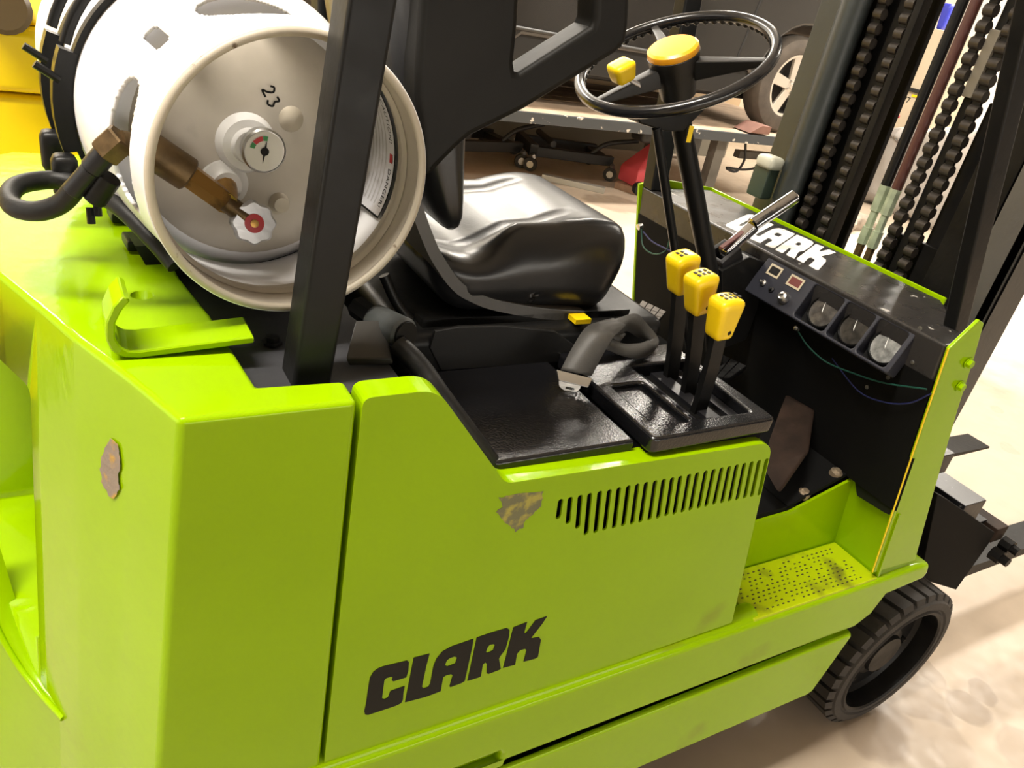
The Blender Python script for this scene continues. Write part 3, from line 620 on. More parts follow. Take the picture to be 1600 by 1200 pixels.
for px, py in ((1027, 50), (1198, 95), (938, 155)):
    q = atp(px, py, SO, SN)-SO; a = math.atan2(q.dot(sv), q.dot(su))
    t_ = Vector((-math.sin(a), math.cos(a))); tv = su*t_.x+sv*t_.y
    pts = [sp(a, 0.036, h)+tv*w_ for h in (-0.030, 0.004) for w_ in (-0.011, 0.011)]+[sp(a, 0.156, h)+tv*w_ for h in (-0.006, 0.003) for w_ in (-0.007, 0.007)]
    hull('spoke', pts, PLAST, sw, 0.003)
KA = atp(972, 112, SO+SN*0.035, SN); 
KC = atp(997, 133, SO, SN); kd = (KC-KA).normalized(); ks = kd.cross(SN).normalized()
hull('knob_clamp', [KA+ks*s*0.009+SN*h for s in (-1, 1) for h in (-0.012, -0.004)]+[KC+ks*s*0.009+SN*h for s in (-1, 1) for h in (-0.004, 0.006)], ALU, sw, 0.002)
rbox('spinner_knob', KA, (0.018, 0.018, 0.0165), 0.008, YEL, sw, 8, lambda p: (p.x*(1+0.12*p.z/0.016), p.y*(1+0.12*p.z/0.016), p.z), Matrix((su, sv, SN)).transposed())
CB = Vector((1.33, 0.45, 0.80))
col = tube('steering_column', [SO-SN*0.05, at(1066, 205, 1, 0.45), at(1112, 440, 1, 0.45), CB], 0.0185, BLKM, FK, 16)
for off in (at(1026, 200, 1, 0.43), ):
    tube('column_rod', [off, at(1056, 400, 1, 0.43), (1.26, 0.43, 0.80)], 0.0085, BLKM, col, 10)
slab('column_bracket', [at(px, py, 1, 0.425) for px, py in ((998, 182), (1058, 180), (1108, 166), (1068, 206), (1040, 206), (1000, 194))], (0, 1, 0), 0.06, BLKM, col, 0.004)
stk = at(1076, 209, 1, 0.424)
slab('warning_sticker', [stk+Vector((dx, -0.0025, dz)) for dx, dz in ((-0.005, 0.014), (0.005, 0.014), (0.007, -0.014), (-0.003, -0.014))], (0, -1, 0), 0.0006, YEL, col)
# ---- seat
seat = empty('seat', (0.66, 0.47, 1.15)); seat.parent = FK; seat.location = Vector((0.66, 0.47, 1.15))-FK.location
YN, YF = 0.285, 0.685
def cw_(p):
    x, y, z = p; u = x/0.168; v = y/0.168
    if z > -0.01:
        k = (z+0.01)/0.06
        edge = abs(v)
        bol = math.exp(-((edge-0.80)/0.19)**2)*0.5*(1+math.tanh((u+0.25)*5))*(1.0 if v < 0 else 0.45)
        fr_ = 0.5*(1+math.tanh((u-0.05)*3.2)); z += k*(0.027*max(bol, 0.95*fr_) - 0.020*math.exp(-((u+0.62)/0.35)**2))
        seam = math.exp(-((edge-0.52)/0.035)**2)*(1 if u < 0.35 else 0)
        z -= 0.006*seam*k
        z -= 0.010*(1-edge**2)*k*(1-fr_)
    if u > 0.35: z -= 0.055*(u-0.35)**2
    return (x+0.02*(z/0.06)*(-1 if u < 0 else 1), y, z)
rbox('seat_cushion', (0.638, 0.452, 1.216), (0.170, 0.168, 0.060), 0.050, VINYL, seat, 28, cw_)
pth = [at(px, py, 1, YN) for px, py in ((625, 215), (640, 262), (658, 315), (676, 365), (692, 400), (720, 440), (748, 458), (785, 471), (860, 484), (962, 489))]
sm_ = smoothpath(pth, 4); bm = bmesh.new()
rows = []
for i, p in enumerate(sm_):
    t_ = (sm_[min(i+1, len(sm_)-1)]-sm_[max(i-1, 0)]).normalized(); n_ = Vector((t_.z, 0, -t_.x))
    rows.append([bm.verts.new(q) for q in (p, p+n_*0.017, p+n_*0.017+Vector((0, 0.335, 0)), p+Vector((0, 0.335, 0)))])
for a, b in zip(rows, rows[1:]):
    for k in range(4): bm.faces.new((a[k], a[(k+1) % 4], b[(k+1) % 4], b[k]))
bm.faces.new(rows[0]); bm.faces.new(rows[-1])
put('seat_shell', mesh_of(bm), GREYEDGE, seat, 40)
# backrest cushion: lower part shows below the side wing
def bw(p):
    x, y, z = p; h = max(0.0, (z+0.185)/0.37)
    tk = 0.30+0.70*min(1.0, (h/0.40))**0.75
    return (x*1.0*tk+0.066-0.120*h+0.02*h*h, y, z)
rbox('backrest', (0.420, 0.455, 1.475), (0.045, 0.165, 0.19), 0.034, VINYL, seat, 16, bw)
wing_out = [(655, -150), (658, 0), (652, 100), (651, 150), (658, 200), (664, 276), (676, 272), (715, 232), (736, 214), (770, 197), (820, 172), (900, 123), (965, 83), (980, 66), (985, 35), (988, -40), (985, -150)]
wing_in = [(818, -110), (812, 30), (805, 100), (807, 112), (814, 114), (925, 43), (930, 30), (933, -60), (930, -110)]
WY = 0.262
o2 = [p2(px, py, WY) for px, py in wing_out]; i2 = [p2(px, py, WY) for px, py in wing_in]
plate('side_wing', o2, [i2], ((0, WY, 0), (1, 0, 0), (0, 0, 1), (0, -1, 0)), 0.05, BROWNBLK, seat, 0.009, 3)
twin_w = plate('side_wing', o2, [i2], ((0, 0.66, 0), (1, 0, 0), (0, 0, 1), (0, -1, 0)), 0.05, BROWNBLK, seat, 0.009, 3)
# seat slides
box('seat_slide', (0.45, 0.285, 1.146), (0.83, 0.315, 1.160), BLKM, seat)
box('slide_handle', (0.705, 0.262, 1.150), (0.735, 0.290, 1.158), YEL, seat)
# ---- seat belt
P_ = lambda px, py, y: at(px, py, 1, y)
belt = empty('seat_belt', (0.70, 0.2, 1.10)); belt.parent = FK; belt.location = Vector((0.70, 0.2, 1.10))-FK.location
def ribbon(name, E1, E2, mt, parent, k=6, th=0.0015):
    A = smoothpath(E1, k); B = smoothpath(E2, k); bm = bmesh.new(); r0 = []
    for a, b in zip(A, B): r0.append((bm.verts.new(a), bm.verts.new(b)))
    for (a, b), (c, d) in zip(r0, r0[1:]): bm.faces.new((a, b, d, c))
    o = put(name, mesh_of(bm), mt, parent, 60); s = o.modifiers.new('s', 'SOLIDIFY'); s.thickness = th; s.offset = 0; return o
E1 = [P_(876, 578, .185), P_(893, 545, .20), P_(914, 513, .215), P_(935, 503, .225), P_(958, 497, .24)]
E2 = [P_(924, 588, .165), P_(941, 556, .175), P_(959, 526, .185), P_(965, 521, .200), P_(978, 508, .215)]
ribbon('belt_webbing', E1, E2, WEB, belt)
F1 = [P_(936, 504, .222), P_(965, 497, .235), P_(993, 490, .25), P_(1010, 505, .25), P_(1029, 530, .235), P_(1022, 548, .215), P_(1000, 560, .20), P_(970, 555, .195), P_(945, 545, .19)]
F2 = [P_(948, 530, .205), P_(972, 520, .215), P_(981, 518, .235), P_(998, 528, .245), P_(1012, 534, .24), P_(1012, 532, .225), P_(1000, 536, .215), P_(975, 537, .21), P_(955, 530, .205)]
ribbon('belt_webbing', F1, F2, WEB, belt)
ribbon('belt_webbing', [P_(945, 500, .235), P_(962, 512, .225), P_(978, 522, .22)], [P_(932, 512, .23), P_(950, 526, .215), P_(968, 535, .21)], WEB, belt)
BA, BB, BC, BD = P_(868, 578, .185), P_(924, 592, .162), P_(917, 606, .155), P_(871, 595, .175)
nb = (BB-BA).cross(BD-BA).normalized(); nb = nb if nb.y < 0 else -nb
slab('belt_clip', [BA, BB, BC, BD], nb, 0.006, STEEL, belt, 0.0015)
tg = [P_(873, 592, .175), P_(874, 604, .168), P_(881, 610, .163), P_(900, 612, .157), P_(906, 608, .155), P_(908, 600, .158)]
c_ = sum(tg, Vector())/6; nn_ = (tg[3]-tg[0]).cross(tg[5]-tg[0]).normalized(); nn_ = nn_ if nn_.z > 0 else -nn_
uu = (tg[5]-tg[0]).normalized(); vv = nn_.cross(uu)
plate('latch_tongue', rnd([((q-c_).dot(uu), (q-c_).dot(vv)) for q in tg], 0.003), [rnd([(-0.006, -0.0045), (0.008, -0.0045), (0.008, -0.0005), (-0.006, -0.0005)], 0.0015)], (c_, uu, vv, nn_), 0.0022, STEEL, belt)
# ---- pedal pads
def padgrid(name, quad, nx, ny, mt):
    q = [Vector(p) for p in quad]
    n_ = (q[1]-q[0]).cross(q[3]-q[0]).normalized(); n_ = n_ if n_.z > 0 else -n_
    base = slab(name, q, -n_, 0.012, BLKM, FK)
    f_ = lambda a, b: (q[0]*(1-a)+q[1]*a)*(1-b)+(q[3]*(1-a)+q[2]*a)*b
    for i in range(nx):
        for j in range(ny):
            a0, a1, b0, b1 = (i+.06)/nx, (i+.94)/nx, (j+.06)/ny, (j+.94)/ny
            slab('rubber_block', [f_(a0, b0), f_(a1, b0), f_(a1, b1), f_(a0, b1)], n_, 0.005, mt, base, 0.001, 1)
    return base
PADM = mat('lit_pedal_rubber', (0.26, 0.24, 0.22), 0.35, bump=0.3, bscale=90)  # pale base puts the light caught by this pad into the colour
PADD = mat('dark_pedal_rubber', (0.022, 0.022, 0.022), 0.4, bump=0.3, bscale=90)
padgrid('brake_pedal', [at(982, 500, 2, 1.0), at(1028, 503, 2, 0.985), at(1040, 489, 2, 0.985), at(1002, 471, 2, 1.0)], 4, 3, PADM)
padgrid('inching_pedal', [at(1095, 590, 2, 0.93), at(1140, 592, 2, 0.92), at(1166, 574, 2, 0.92), at(1116, 550, 2, 0.93)], 4, 3, PADD)
# ---- overhead guard legs
gd = empty('overhead_guard', (0.24, 0.1, 1.19)); gd.parent = FK; gd.location = Vector((0.24, 0.1, 1.19))-FK.location
def leg(name, b4, t4, mt, bev=0.005): return hull(name, list(b4)+list(t4), mt, gd, bev, 3)
def quad(x0, x1, y0, y1, z): return [Vector((x, y, z)) for x in (x0, x1) for y in (y0, y1)]
leg('rear_leg', quad(0.2035, 0.2455, 0.070, 0.118, 1.19), quad(0.287, 0.333, 0.070, 0.118, 2.25), BLKM)
leg('rear_leg', quad(0.2035, 0.2455, 0.77, 0.82, 1.19), quad(0.287, 0.333, 0.77, 0.82, 2.25), BLKM)
leg('front_leg', quad(1.300, 1.350, 0.845, 0.885, 1.20), quad(1.17, 1.22, 0.845, 0.885, 2.30), BLKM)
nb0, nb1 = at(1489, 528, 1, 0.055), at(1506, 537, 1, 0.055); nt0, nt1 = at(1600, 60, 1, 0.055), at(1628, 60, 1, 0.055)
hull('front_leg', [p+Vector((0, dy, 0)) for p in (nb0, nb1, nb0+(nt0-nb0)*1.7, nb1+(nt1-nb1)*1.7) for dy in (0, 0.026)], BLKM, gd, 0.004, 3)
for px, py in ((425, 536), (503, 505)):
    lathe('base_bolt', [(0.012, 0), (0.012, 0.003), (0.008, 0.003), (0.008, 0.009), (0, 0.010)], at(px, py, 2, 1.2), (0, 0, 1), BLKW, gd, 6)
# ---- pipe fitting and hose beside the rear leg
fit = rod('pipe_elbow', at(585, 500, 1, 0.17), at(633, 523, 1, 0.115), 0.020, mat('painted_pipe', (0.055, 0.060, 0.060), 0.45, 0.3, bump=0.3), FK, 20, 0.003)
bm = bmesh.new(); lathe_bm(bm, [(0.016, 0.0), (0.016, 0.003)], at(633, 523, 1, 0.1145), Vector(at(633, 523, 1, 0.115))-Vector(at(585, 500, 1, 0.17)), 18); put('pipe_bore', mesh_of(bm), INK, fit, 30)
rod('pipe_nut', at(556, 478, 1, 0.20), at(590, 503, 1, 0.165), 0.014, BLKM, fit, 6)
hull('pipe_bracket', [at(px, py, 1, y) for px, py, y in ((540, 560, .10), (612, 560, .10), (600, 500, .14), (555, 500, .14), (545, 572, .10), (615, 570, .10))], mat('bracket_grey', (0.025, 0.024, 0.022), 0.5), fit, 0.002)
tube('rubber_hose', [at(622, 538, 1, .11), at(645, 560, 1, .09), at(664, 583, 1, .075), at(690, 620, 1, .055), at(735, 680, 1, .045), at(772, 728, 1, .042)], [0.0145]*9+[0.011]*12, HOSE, FK, 14, k=4) if False else tube('rubber_hose', [at(622, 538, 1, .11), at(645, 560, 1, .09), at(664, 583, 1, .075), at(690, 620, 1, .055), at(735, 680, 1, .045), at(772, 728, 1, .042)], 0.0125, HOSE, FK, 14, k=4)
tube('drain_pipe', [at(600, 430, 1, .32), at(618, 470, 1, .31), at(640, 500, 1, .30)], 0.008, BLKM, FK, 10, k=4)
# ---- front wheel
WC = Vector((1.80, 0.0, 0.228)); WR = 0.226
wh = empty('front_wheel', WC-Vector((0, 0, WR))); wh.parent = FK; wh.location = WC-Vector((0, 0, WR))-FK.location
lathe('tyre', [(0.168, 0.002), (0.174, 0.0), (0.178, 0.006), (0.182, 0.006), (0.186, 0.001), (0.205, 0.002), (0.212, 0.012), (0.213, 0.168), (0.206, 0.18), (0.17, 0.18)], WC, (0, 1, 0), RUBBER, wh, 64, False)
lathe('rim', [(0.168, 0.002), (0.163, 0.006), (0.160, 0.05), (0.150, 0.060), (0.080, 0.066), (0.078, 0.045), (0.062, 0.040), (0.058, 0.03), (0, 0.03)], WC, (0, 1, 0), BLKM, wh, 48, False)
for i in range(6):
    a = i*math.pi/3; lathe('wheel_nut', [(0.009, 0), (0.009, 0.014), (0.006, 0.018), (0, 0.018)], WC+Vector((math.cos(a)*0.105, 0.062, math.sin(a)*0.105)), (0, -1, 0), BLKM, wh, 6)
for i in range(30):
    a0 = 2*math.pi*i/30; w_ = 2*math.pi/30*0.36
    P = []
    for y0, sk in ((0.006, 0.0), (0.172, 0.10)):
        for r_ in (0.206, WR):
            for s in (-1, 1):
                a = a0+sk+s*w_; P.append(WC+Vector((math.cos(a)*r_, y0+(0.008 if r_ == WR and y0 < .05 else 0), math.sin(a)*r_)))
    hull('tread_block', P, RUBBER, wh)
wf = twin(wh, (0, 0.67, 0))
for c_ in list(wh.children):
    q = c_.copy(); COL.objects.link(q); q.parent = wf
# ---- mast
def prism(name, x0, x1, y0, y1, z0, z1, mt, bev=0.003, par=None): return box(name, (x0, y0, z0), (x1, y1, z1), mt, par or mast, bev)
mast = empty('mast', (1.7, 0.43, 0.1)); mast.parent = FK; mast.location = Vector((1.7, 0.43, 0.1))-FK.location
prism('outer_rail', 1.66, 1.76, 0.795, 0.835, 0.12, 2.6, MASTGR)
prism('rail_flange', 1.655, 1.672, 0.745, 0.835, 0.12, 2.6, MASTGR)
rod('lift_cylinder', (1.635, 0.715, 0.3), (1.635, 0.715, 2.5), 0.034, MASTGR, mast, 28)
prism('inner_rail', 1.67, 1.70, 0.675, 0.690, 0.12, 2.6, GREASE)
prism('inner_rail', 1.665, 1.70, 0.606, 0.628, 0.12, 2.6, GREASE)
prism('inner_rail', 1.635, 1.665, 0.548, 0.566, 0.12, 2.6, GREASE)
prism('rail_web', 1.705, 1.72, 0.556, 0.80, 0.12, 2.6, GREASE)
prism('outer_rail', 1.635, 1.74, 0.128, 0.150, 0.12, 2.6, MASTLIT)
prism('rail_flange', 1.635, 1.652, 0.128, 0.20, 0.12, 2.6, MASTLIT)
prism('inner_rail', 1.66, 1.72, 0.215, 0.300, 0.12, 2.6, GREASE)
prism('inner_rail', 1.665, 1.69, 0.372, 0.392, 0.12, 2.6, GREASE)
prism('rail_web', 1.695, 1.705, 0.15, 0.352, 0.12, 1.56, GREASE)
prism('cross_member', 1.66, 1.76, 0.15, 0.80, 0.80, 1.02, GREASE)
prism('cross_plate', 1.68, 1.70, 0.285, 0.44, 0.98, 1.255, GREASE)
prism('chain_plate', 1.655, 1.664, 0.370, 0.394, 1.56, 1.69, mat('chain_anchor', (0.14, 0.125, 0.10), 0.5, 0.3))
prism('cylinder_mount', 1.575, 1.615, 0.745, 0.80, 1.22, 1.30, mat('dark_green_paint', (0.02, 0.035, 0.024), 0.5), 0.006)
rbox('mount_cap', (1.59, 0.765, 1.312), (0.026, 0.03, 0.016), 0.012, mat('cap_cream', (0.40, 0.40, 0.33), 0.5), mast, 6)
# chains: leaf-chain links, each its own piece
def link_mesh():
    bm = bmesh.new(); n = 10
    for w0, w1, rr in ((-0.011, 0.011, 0.0125),):
        ring = []
        for y in (w0, w1):
            L_ = []
            for k in range(n):
                a = 2*math.pi*k/n; L_.append(bm.verts.new((rr*math.cos(a), y, rr*math.sin(a))))
            ring.append(L_)
        for k in range(n): bm.faces.new((ring[0][k], ring[0][(k+1) % n], ring[1][(k+1) % n], ring[1][k]))
        bm.faces.new(ring[0]); bm.faces.new(ring[1])
    me = mesh_of(bm); me.materials.append(CHAIN)
    me.polygons.foreach_set('use_smooth', [True]*len(me.polygons)); me.set_sharp_from_angle(angle=0.9); return me
LM = link_mesh()
for (xa, ya, z0) in ((1.648, 0.652, 1.02), (1.648, 0.582, 1.02), (1.655, 0.408, 1.0), (1.655, 0.352, 1.0)):
    ch = empty('lift_chain', (xa, ya, z0)); ch.parent = FK; ch.location = Vector((xa, ya, z0))-FK.location
    prism('chain_core', xa-0.004, xa+0.004, ya-0.009, ya+0.009, z0, 2.1, GREASE, 0, ch)
    for i in range(34):
        o_ = bpy.data.objects.new('chain_link', LM); COL.objects.link(o_); o_.parent = ch; o_.location = (0, 0, 0.02+i*0.0305)
# hydraulic hoses
hs = []
for (xa, ya, mt) in ((1.66, 0.478, BLKM), (1.66, 0.449, RUSTH)):
    h = tube('hydraulic_hose', [(xa, ya, 1.33), (xa, ya, 2.4)], 0.0118, mt, FK, 14)
    for z0, z1, r_ in ((1.285, 1.345, 0.0130), (1.245, 1.285, 0.0095), (1.205, 1.245, 0.0125), (1.10, 1.205, 0.0095)):
        rod('hose_fitting', (xa, ya, z0), (xa, ya, z1), r_, FITGR if z0 > 1.15 else BRONZE, h, 8)
prism('hose_block', 1.63, 1.69, 0.45, 0.52, 1.02, 1.14, GREASE)
# ---- carriage and forks
ca = empty('fork_carriage', (1.95, 0.43, 0.1)); ca.parent = FK; ca.location = Vector((1.95, 0.43, 0.1))-FK.location
def bar(px, py, w_, h_, y0, y1, mt, nm='carriage_bar'):
    p = at(px, py, 1, y0); return box(nm, (p.x-w_, y0, p.z-h_), (p.x, y1, p.z), mt, ca, 0.004)
bar(1543, 781, 0.10, 0.07, 0.10, 0.80, BLKW)
bar(1494, 708, 0.05, 0.06, 0.16, 0.78, BLKW)
bar(1578, 822, 0.06, 0.05, 0.10, 0.78, RUSTP)
slab('side_plate', [at(px, py, 1, 0.09) for px, py in ((1438, 905), (1465, 772), (1480, 780), (1555, 832), (1545, 850), (1494, 922))], (0, 1, 0), 0.02, INTB, ca, 0.003)
slab('back_plate', [(1.86, 0.10, 0.30), (1.86, 0.10, 0.60), (1.86, 0.78, 0.60), (1.86, 0.78, 0.30)], (1, 0, 0), 0.02, INTB, ca)
for px, py in ((1566, 846), (1550, 862)):
    lathe('carriage_bolt', [(0.022, 0), (0.022, 0.03), (0.014, 0.03), (0.014, 0.05), (0, 0.05)], at(px, py, 1, 0.09), (0, -1, 0.0), GREASE, ca, 8)
for y0 in (0.14, 0.62):
    slab('fork', [(2.20, y0, 0.50), (2.24, y0, 0.50), (2.25, y0, 0.30), (3.25, y0, 0.27), (3.25, y0, 0.262), (2.22, y0, 0.255), (2.20, y0, 0.27)], (0, 1, 0), 0.10, GREASE, ca)
# air cleaner behind the tank
rbox('air_cleaner', at(622, 85, 1, 0.66), (0.075, 0.07, 0.07), 0.05, BLK, FK, 10)
# ================================================================== THE GAS CYLINDER
T0 = Vector((0.2237, 0.157, 1.394)); th_ = math.radians(5)
TY = Vector((-math.sin(th_), math.cos(th_), 0)); TX = Vector((math.cos(th_), math.sin(th_), 0)); TZ = Vector((0, 0, 1))
tl = lambda x, y, z: T0+TX*x+TY*y+TZ*z
TK = empty('gas_cylinder', tl(0, 0.4, -0.168)); tag(TK, 'white steel propane gas cylinder lying strapped on the counterweight', 'gas cylinder')
RB = 0.168
lathe('tank_body', [(0, 0.115), (0.06, 0.117), (0.10, 0.126), (0.135, 0.142), (0.154, 0.158), (0.164, 0.178), (RB, 0.20), (RB, 0.62), (0.160, 0.65), (0.13, 0.68), (0.07, 0.70), (0, 0.705)], T0, TY, WHITE, TK, 72, False, 60)
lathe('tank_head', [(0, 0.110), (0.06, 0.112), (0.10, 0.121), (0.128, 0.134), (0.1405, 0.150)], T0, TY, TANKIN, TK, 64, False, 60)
# collar with hand holes
bm = bmesh.new(); NA, NY = 360, 62; Y1 = 0.155
def crad(y): return 0.1435+(0.154-0.1435)*max(0, (y-0.03)/(Y1-0.03))**1.6
def inhole(a, y):
    def el(a0, a1, y0, y1, skew=0.0, pw=2.0):
        u = (a-(a0+a1)/2)/((a1-a0)/2); v = (y+skew*u-(y0+y1)/2)/((y1-y0)/2); return abs(u)**pw+abs(v)**pw < 1
    return el(152, 204, 0.055, 0.125, 0.0, 2.6) or el(84, 118, 0.060, 0.135, -0.012, 2.2) or el(132, 139.5, 0.085, 0.140, 0, 4)
gv = {}
def V_(i, j):
    i %= NA
    if (i, j) not in gv:
        a = math.radians(i*360/NA); y = Y1*j/NY; r_ = crad(y); gv[(i, j)] = bm.verts.new(tl(r_*math.cos(a), y, r_*math.sin(a)))
    return gv[(i, j)]
for i in range(NA):
    for j in range(NY):
        if inhole((i+.5)*360/NA, Y1*(j+.5)/NY): continue
        bm.faces.new((V_(i, j), V_(i+1, j), V_(i+1, j+1), V_(i, j+1)))
me = mesh_of(bm); clr = put('collar', me, WHITE, TK, 60)
me.materials.append(TANKIN)
s = clr.modifiers.new('s', 'SOLIDIFY'); s.thickness = 0.0045; s.offset = 1; s.material_offset = 0; s.use_even_offset = True
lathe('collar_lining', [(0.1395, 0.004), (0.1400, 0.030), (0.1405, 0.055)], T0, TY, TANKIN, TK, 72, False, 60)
lathe('collar_bead', [(0.1395, 0.030), (0.1360, 0.034), (0.1360, 0.040), (0.1395, 0.046)], T0, TY, TANKIN, TK, 72, False, 60)
bm = bmesh.new(); tube_bm(bm, [tl(0.1425*math.cos(2*math.pi*i/96), 0.0, 0.1425*math.sin(2*math.pi*i/96)) for i in range(96)], 0.0046, 10, True); put('collar_rim', mesh_of(bm), RIMW, TK, 180)
# dial gauge
gb = tl(-0.020, 0.118, 0.008)
lathe('gauge_boss', [(0.034, -0.006), (0.033, 0.010), (0.028, 0.018), (0.020, 0.020), (0.018, 0.028)], gb, -TY, mat('boss_steel', (0.60, 0.59, 0.58), 0.35, bump=0.3, bscale=70), TK, 32)
gp = tl(-0.0092, 0.081, 0.0075)
dg_ = lathe('dial_gauge', [(0.020, -0.02), (0.0235, -0.012), (0.0245, 0), (0.0225, 0.002), (0.0222, 0.0005), (0, 0.0005)], gp, -TY, STEEL, TK, 36)
lathe('gauge_dial', [(0.0215, 0.001), (0, 0.0012)], gp, -TY, mat('dial_white', (0.62, 0.61, 0.57), 0.4), dg_, 32)
dd = lambda a, r_: gp-TY*0.0016+(TX*math.cos(a)+TZ*math.sin(a))*r_
for a0, a1, mt in ((78, 98, GREEN), (100, 142, RED), (144, 166, GREEN)):
    A = [math.radians(a0+(a1-a0)*k/4) for k in range(5)]
    slab('dial_mark', [dd(a, 0.0165) for a in A]+[dd(a, 0.0115) for a in A[::-1]], -TY, 0.0003, mt, dg_)
slab('dial_needle', [dd(math.radians(80), 0.012), dd(math.radians(170), 0.0016), dd(math.radians(262), 0.013), dd(math.radians(350), 0.0016)], -TY, 0.0004, INK, dg_)
lathe('needle_hub', [(0.0046, 0.0016), (0.0046, 0.0026), (0, 0.0028)], gp, -TY, INK, dg_, 16)
# valve
vb = tl(-0.043, 0.118, -0.038)
lathe('valve_boss', [(0.027, -0.004), (0.026, 0.010), (0.020, 0.014), (0.016, 0.02)], vb, -TY, mat('boss_steel_b', (0.58, 0.57, 0.55), 0.35, bump=0.3, bscale=70), TK, 28)
v1, v0, vk = tl(-0.105, 0.085, -0.008), tl(-0.125, 0.090, 0.004), tl(-0.052, 0.076, -0.047)
kn_ = tl(-0.0245, 0.066, -0.068)
val = rod('valve_body', vb-TY*0.01, vk+(vk-vb)*0.1, 0.013, BRASS, TK, 12)
rod('valve_nut', v1+(vk-v1)*0.30, vk, 0.0135, BRASS, val, 6, 0.001)
rod('hose_coupler', v0, v1+(vk-v1)*0.34, 0.0185, BRONZE, val, 20, 0.002)
rod('valve_stem', vk-(kn_-vk)*0.2, kn_, 0.0105, BRONZE, val, 14)
wa = (-TY*0.9+TZ*0.22-TX*0.12).normalized()
bm = bmesh.new(); u_, v_, a_ = frame(wa)
rg = []
for h, q in ((-0.008, 0.92), (-0.005, 1.0), (0.005, 1.0), (0.009, 0.90)):
    rg.append([bm.verts.new(kn_+a_*h+(u_*math.cos(2*math.pi*k/48)+v_*math.sin(2*math.pi*k/48))*0.0235*q*(1+0.06*math.cos(8*2*math.pi*k/48))) for k in range(48)])
for A, B in zip(rg, rg[1:]):
    for k in range(48): bm.faces.new((A[k], A[(k+1) % 48], B[(k+1) % 48], B[k]))
bm.faces.new(rg[0]); bm.faces.new(rg[-1])
hw = put('hand_wheel', mesh_of(bm), ALU, TK, 35)
lathe('wheel_badge', [(0.0105, 0.009), (0.0105, 0.0105), (0.0045, 0.0107)], kn_, wa, RED, hw, 24)
lathe('wheel_screw', [(0.0045, 0.009), (0.0045, 0.012), (0, 0.0125)], kn_, wa, BRASS, hw, 10)
lathe('relief_valve', [(0.016, -0.01), (0.015, 0.010), (0.010, 0.014), (0, 0.015)], tl(0.030, 0.122, 0.036), -TY, RIMW, TK, 20)
lathe('drain_fitting', [(0.020, -0.01), (0.019, 0.008), (0.012, 0.014), (0.009, 0.026), (0, 0.027)], tl(0.020, 0.126, -0.060), -TY, RIMW, TK, 20)
# pen mark 23 on the head
def stroke(pts, w_=0.0022):
    P = [tl(x, 0.1092, z) for x, z in pts]
    tube('pen_stroke', P, 0, INK, TK, flat=(w_, 0.0006), up=tuple(TY), k=4)
ox, oz = 0.006, 0.060
r23 = math.radians(-62)
def rr(pts, dx): return [(ox+(x+dx)*math.cos(r23)-y*math.sin(r23), oz+(x+dx)*math.sin(r23)+y*math.cos(r23)) for x, y in pts]
stroke(rr([(-0.004, 0.004), (-0.001, 0.007), (0.003, 0.004), (0.0, -0.002), (-0.004, -0.006), (0.004, -0.006)], -0.006))
stroke(rr([(-0.003, 0.006), (0.002, 0.006), (0.001, 0.001), (0.004, -0.003), (0.0, -0.007), (-0.004, -0.005)], 0.006))
# caution label inside the collar
def cylp(a, y, r_=0.1375): a = math.radians(a); return tl(r_*math.cos(a), y, r_*math.sin(a))
def cpatch(name, a0, a1, y0, y1, mt, par, r_=0.1375, n=16):
    bm = bmesh.new(); rows = [[bm.verts.new(cylp(a0+(a1-a0)*i/n, y, r_)) for y in (y0, y1)] for i in range(n+1)]
    for a, b in zip(rows, rows[1:]): bm.faces.new((a[0], a[1], b[1], b[0]))
    return put(name, mesh_of(bm), mt, par, 60)
lab = cpatch('caution_label', -27, 48, 0.058, 0.128, INK, TK, 0.1382)
cpatch('label_field', -26, 47, 0.060, 0.127, PAPER, lab, 0.1379)
FONT = bpy.data.fonts.load('<builtin>') if False else None
def cyltext(txt, a_start, y0, size, mt, par, r_=0.1374, sgn=-1):
    cu = bpy.data.curves.new('t', 'FONT'); cu.body = txt; cu.size = size; cu.extrude = 0; cu.space_character = 1.1
    o = bpy.data.objects.new('t', cu); COL.objects.link(o); bpy.context.view_layer.update()
    me = bpy.data.meshes.new_from_object(o.evaluated_get(bpy.context.evaluated_depsgraph_get()))
    bpy.data.objects.remove(o)
    for v in me.vertices:
        a = a_start+sgn*math.degrees(v.co.x/r_); p = cylp(a, y0-v.co.y*sgn*-1 if False else y0-v.co.y, r_); v.co = p
    return put('label_text', me, mt, par)
cyltext('CAUTION!', 33, 0.072, 0.0105, INK, lab)
cyltext('DANGER!', -2, 0.072, 0.0105, INK, lab)
cpatch('label_diamond', 1.0, 5.5, 0.0635, 0.071, RED, lab, 0.1373, 2)
for j in range(5): cpatch('label_print', -22, 30, 0.080+j*0.009, 0.083+j*0.009, mat('faded_print', (0.47, 0.46, 0.47), 0.6, var=0.3, vscale=60), lab, 0.1376)
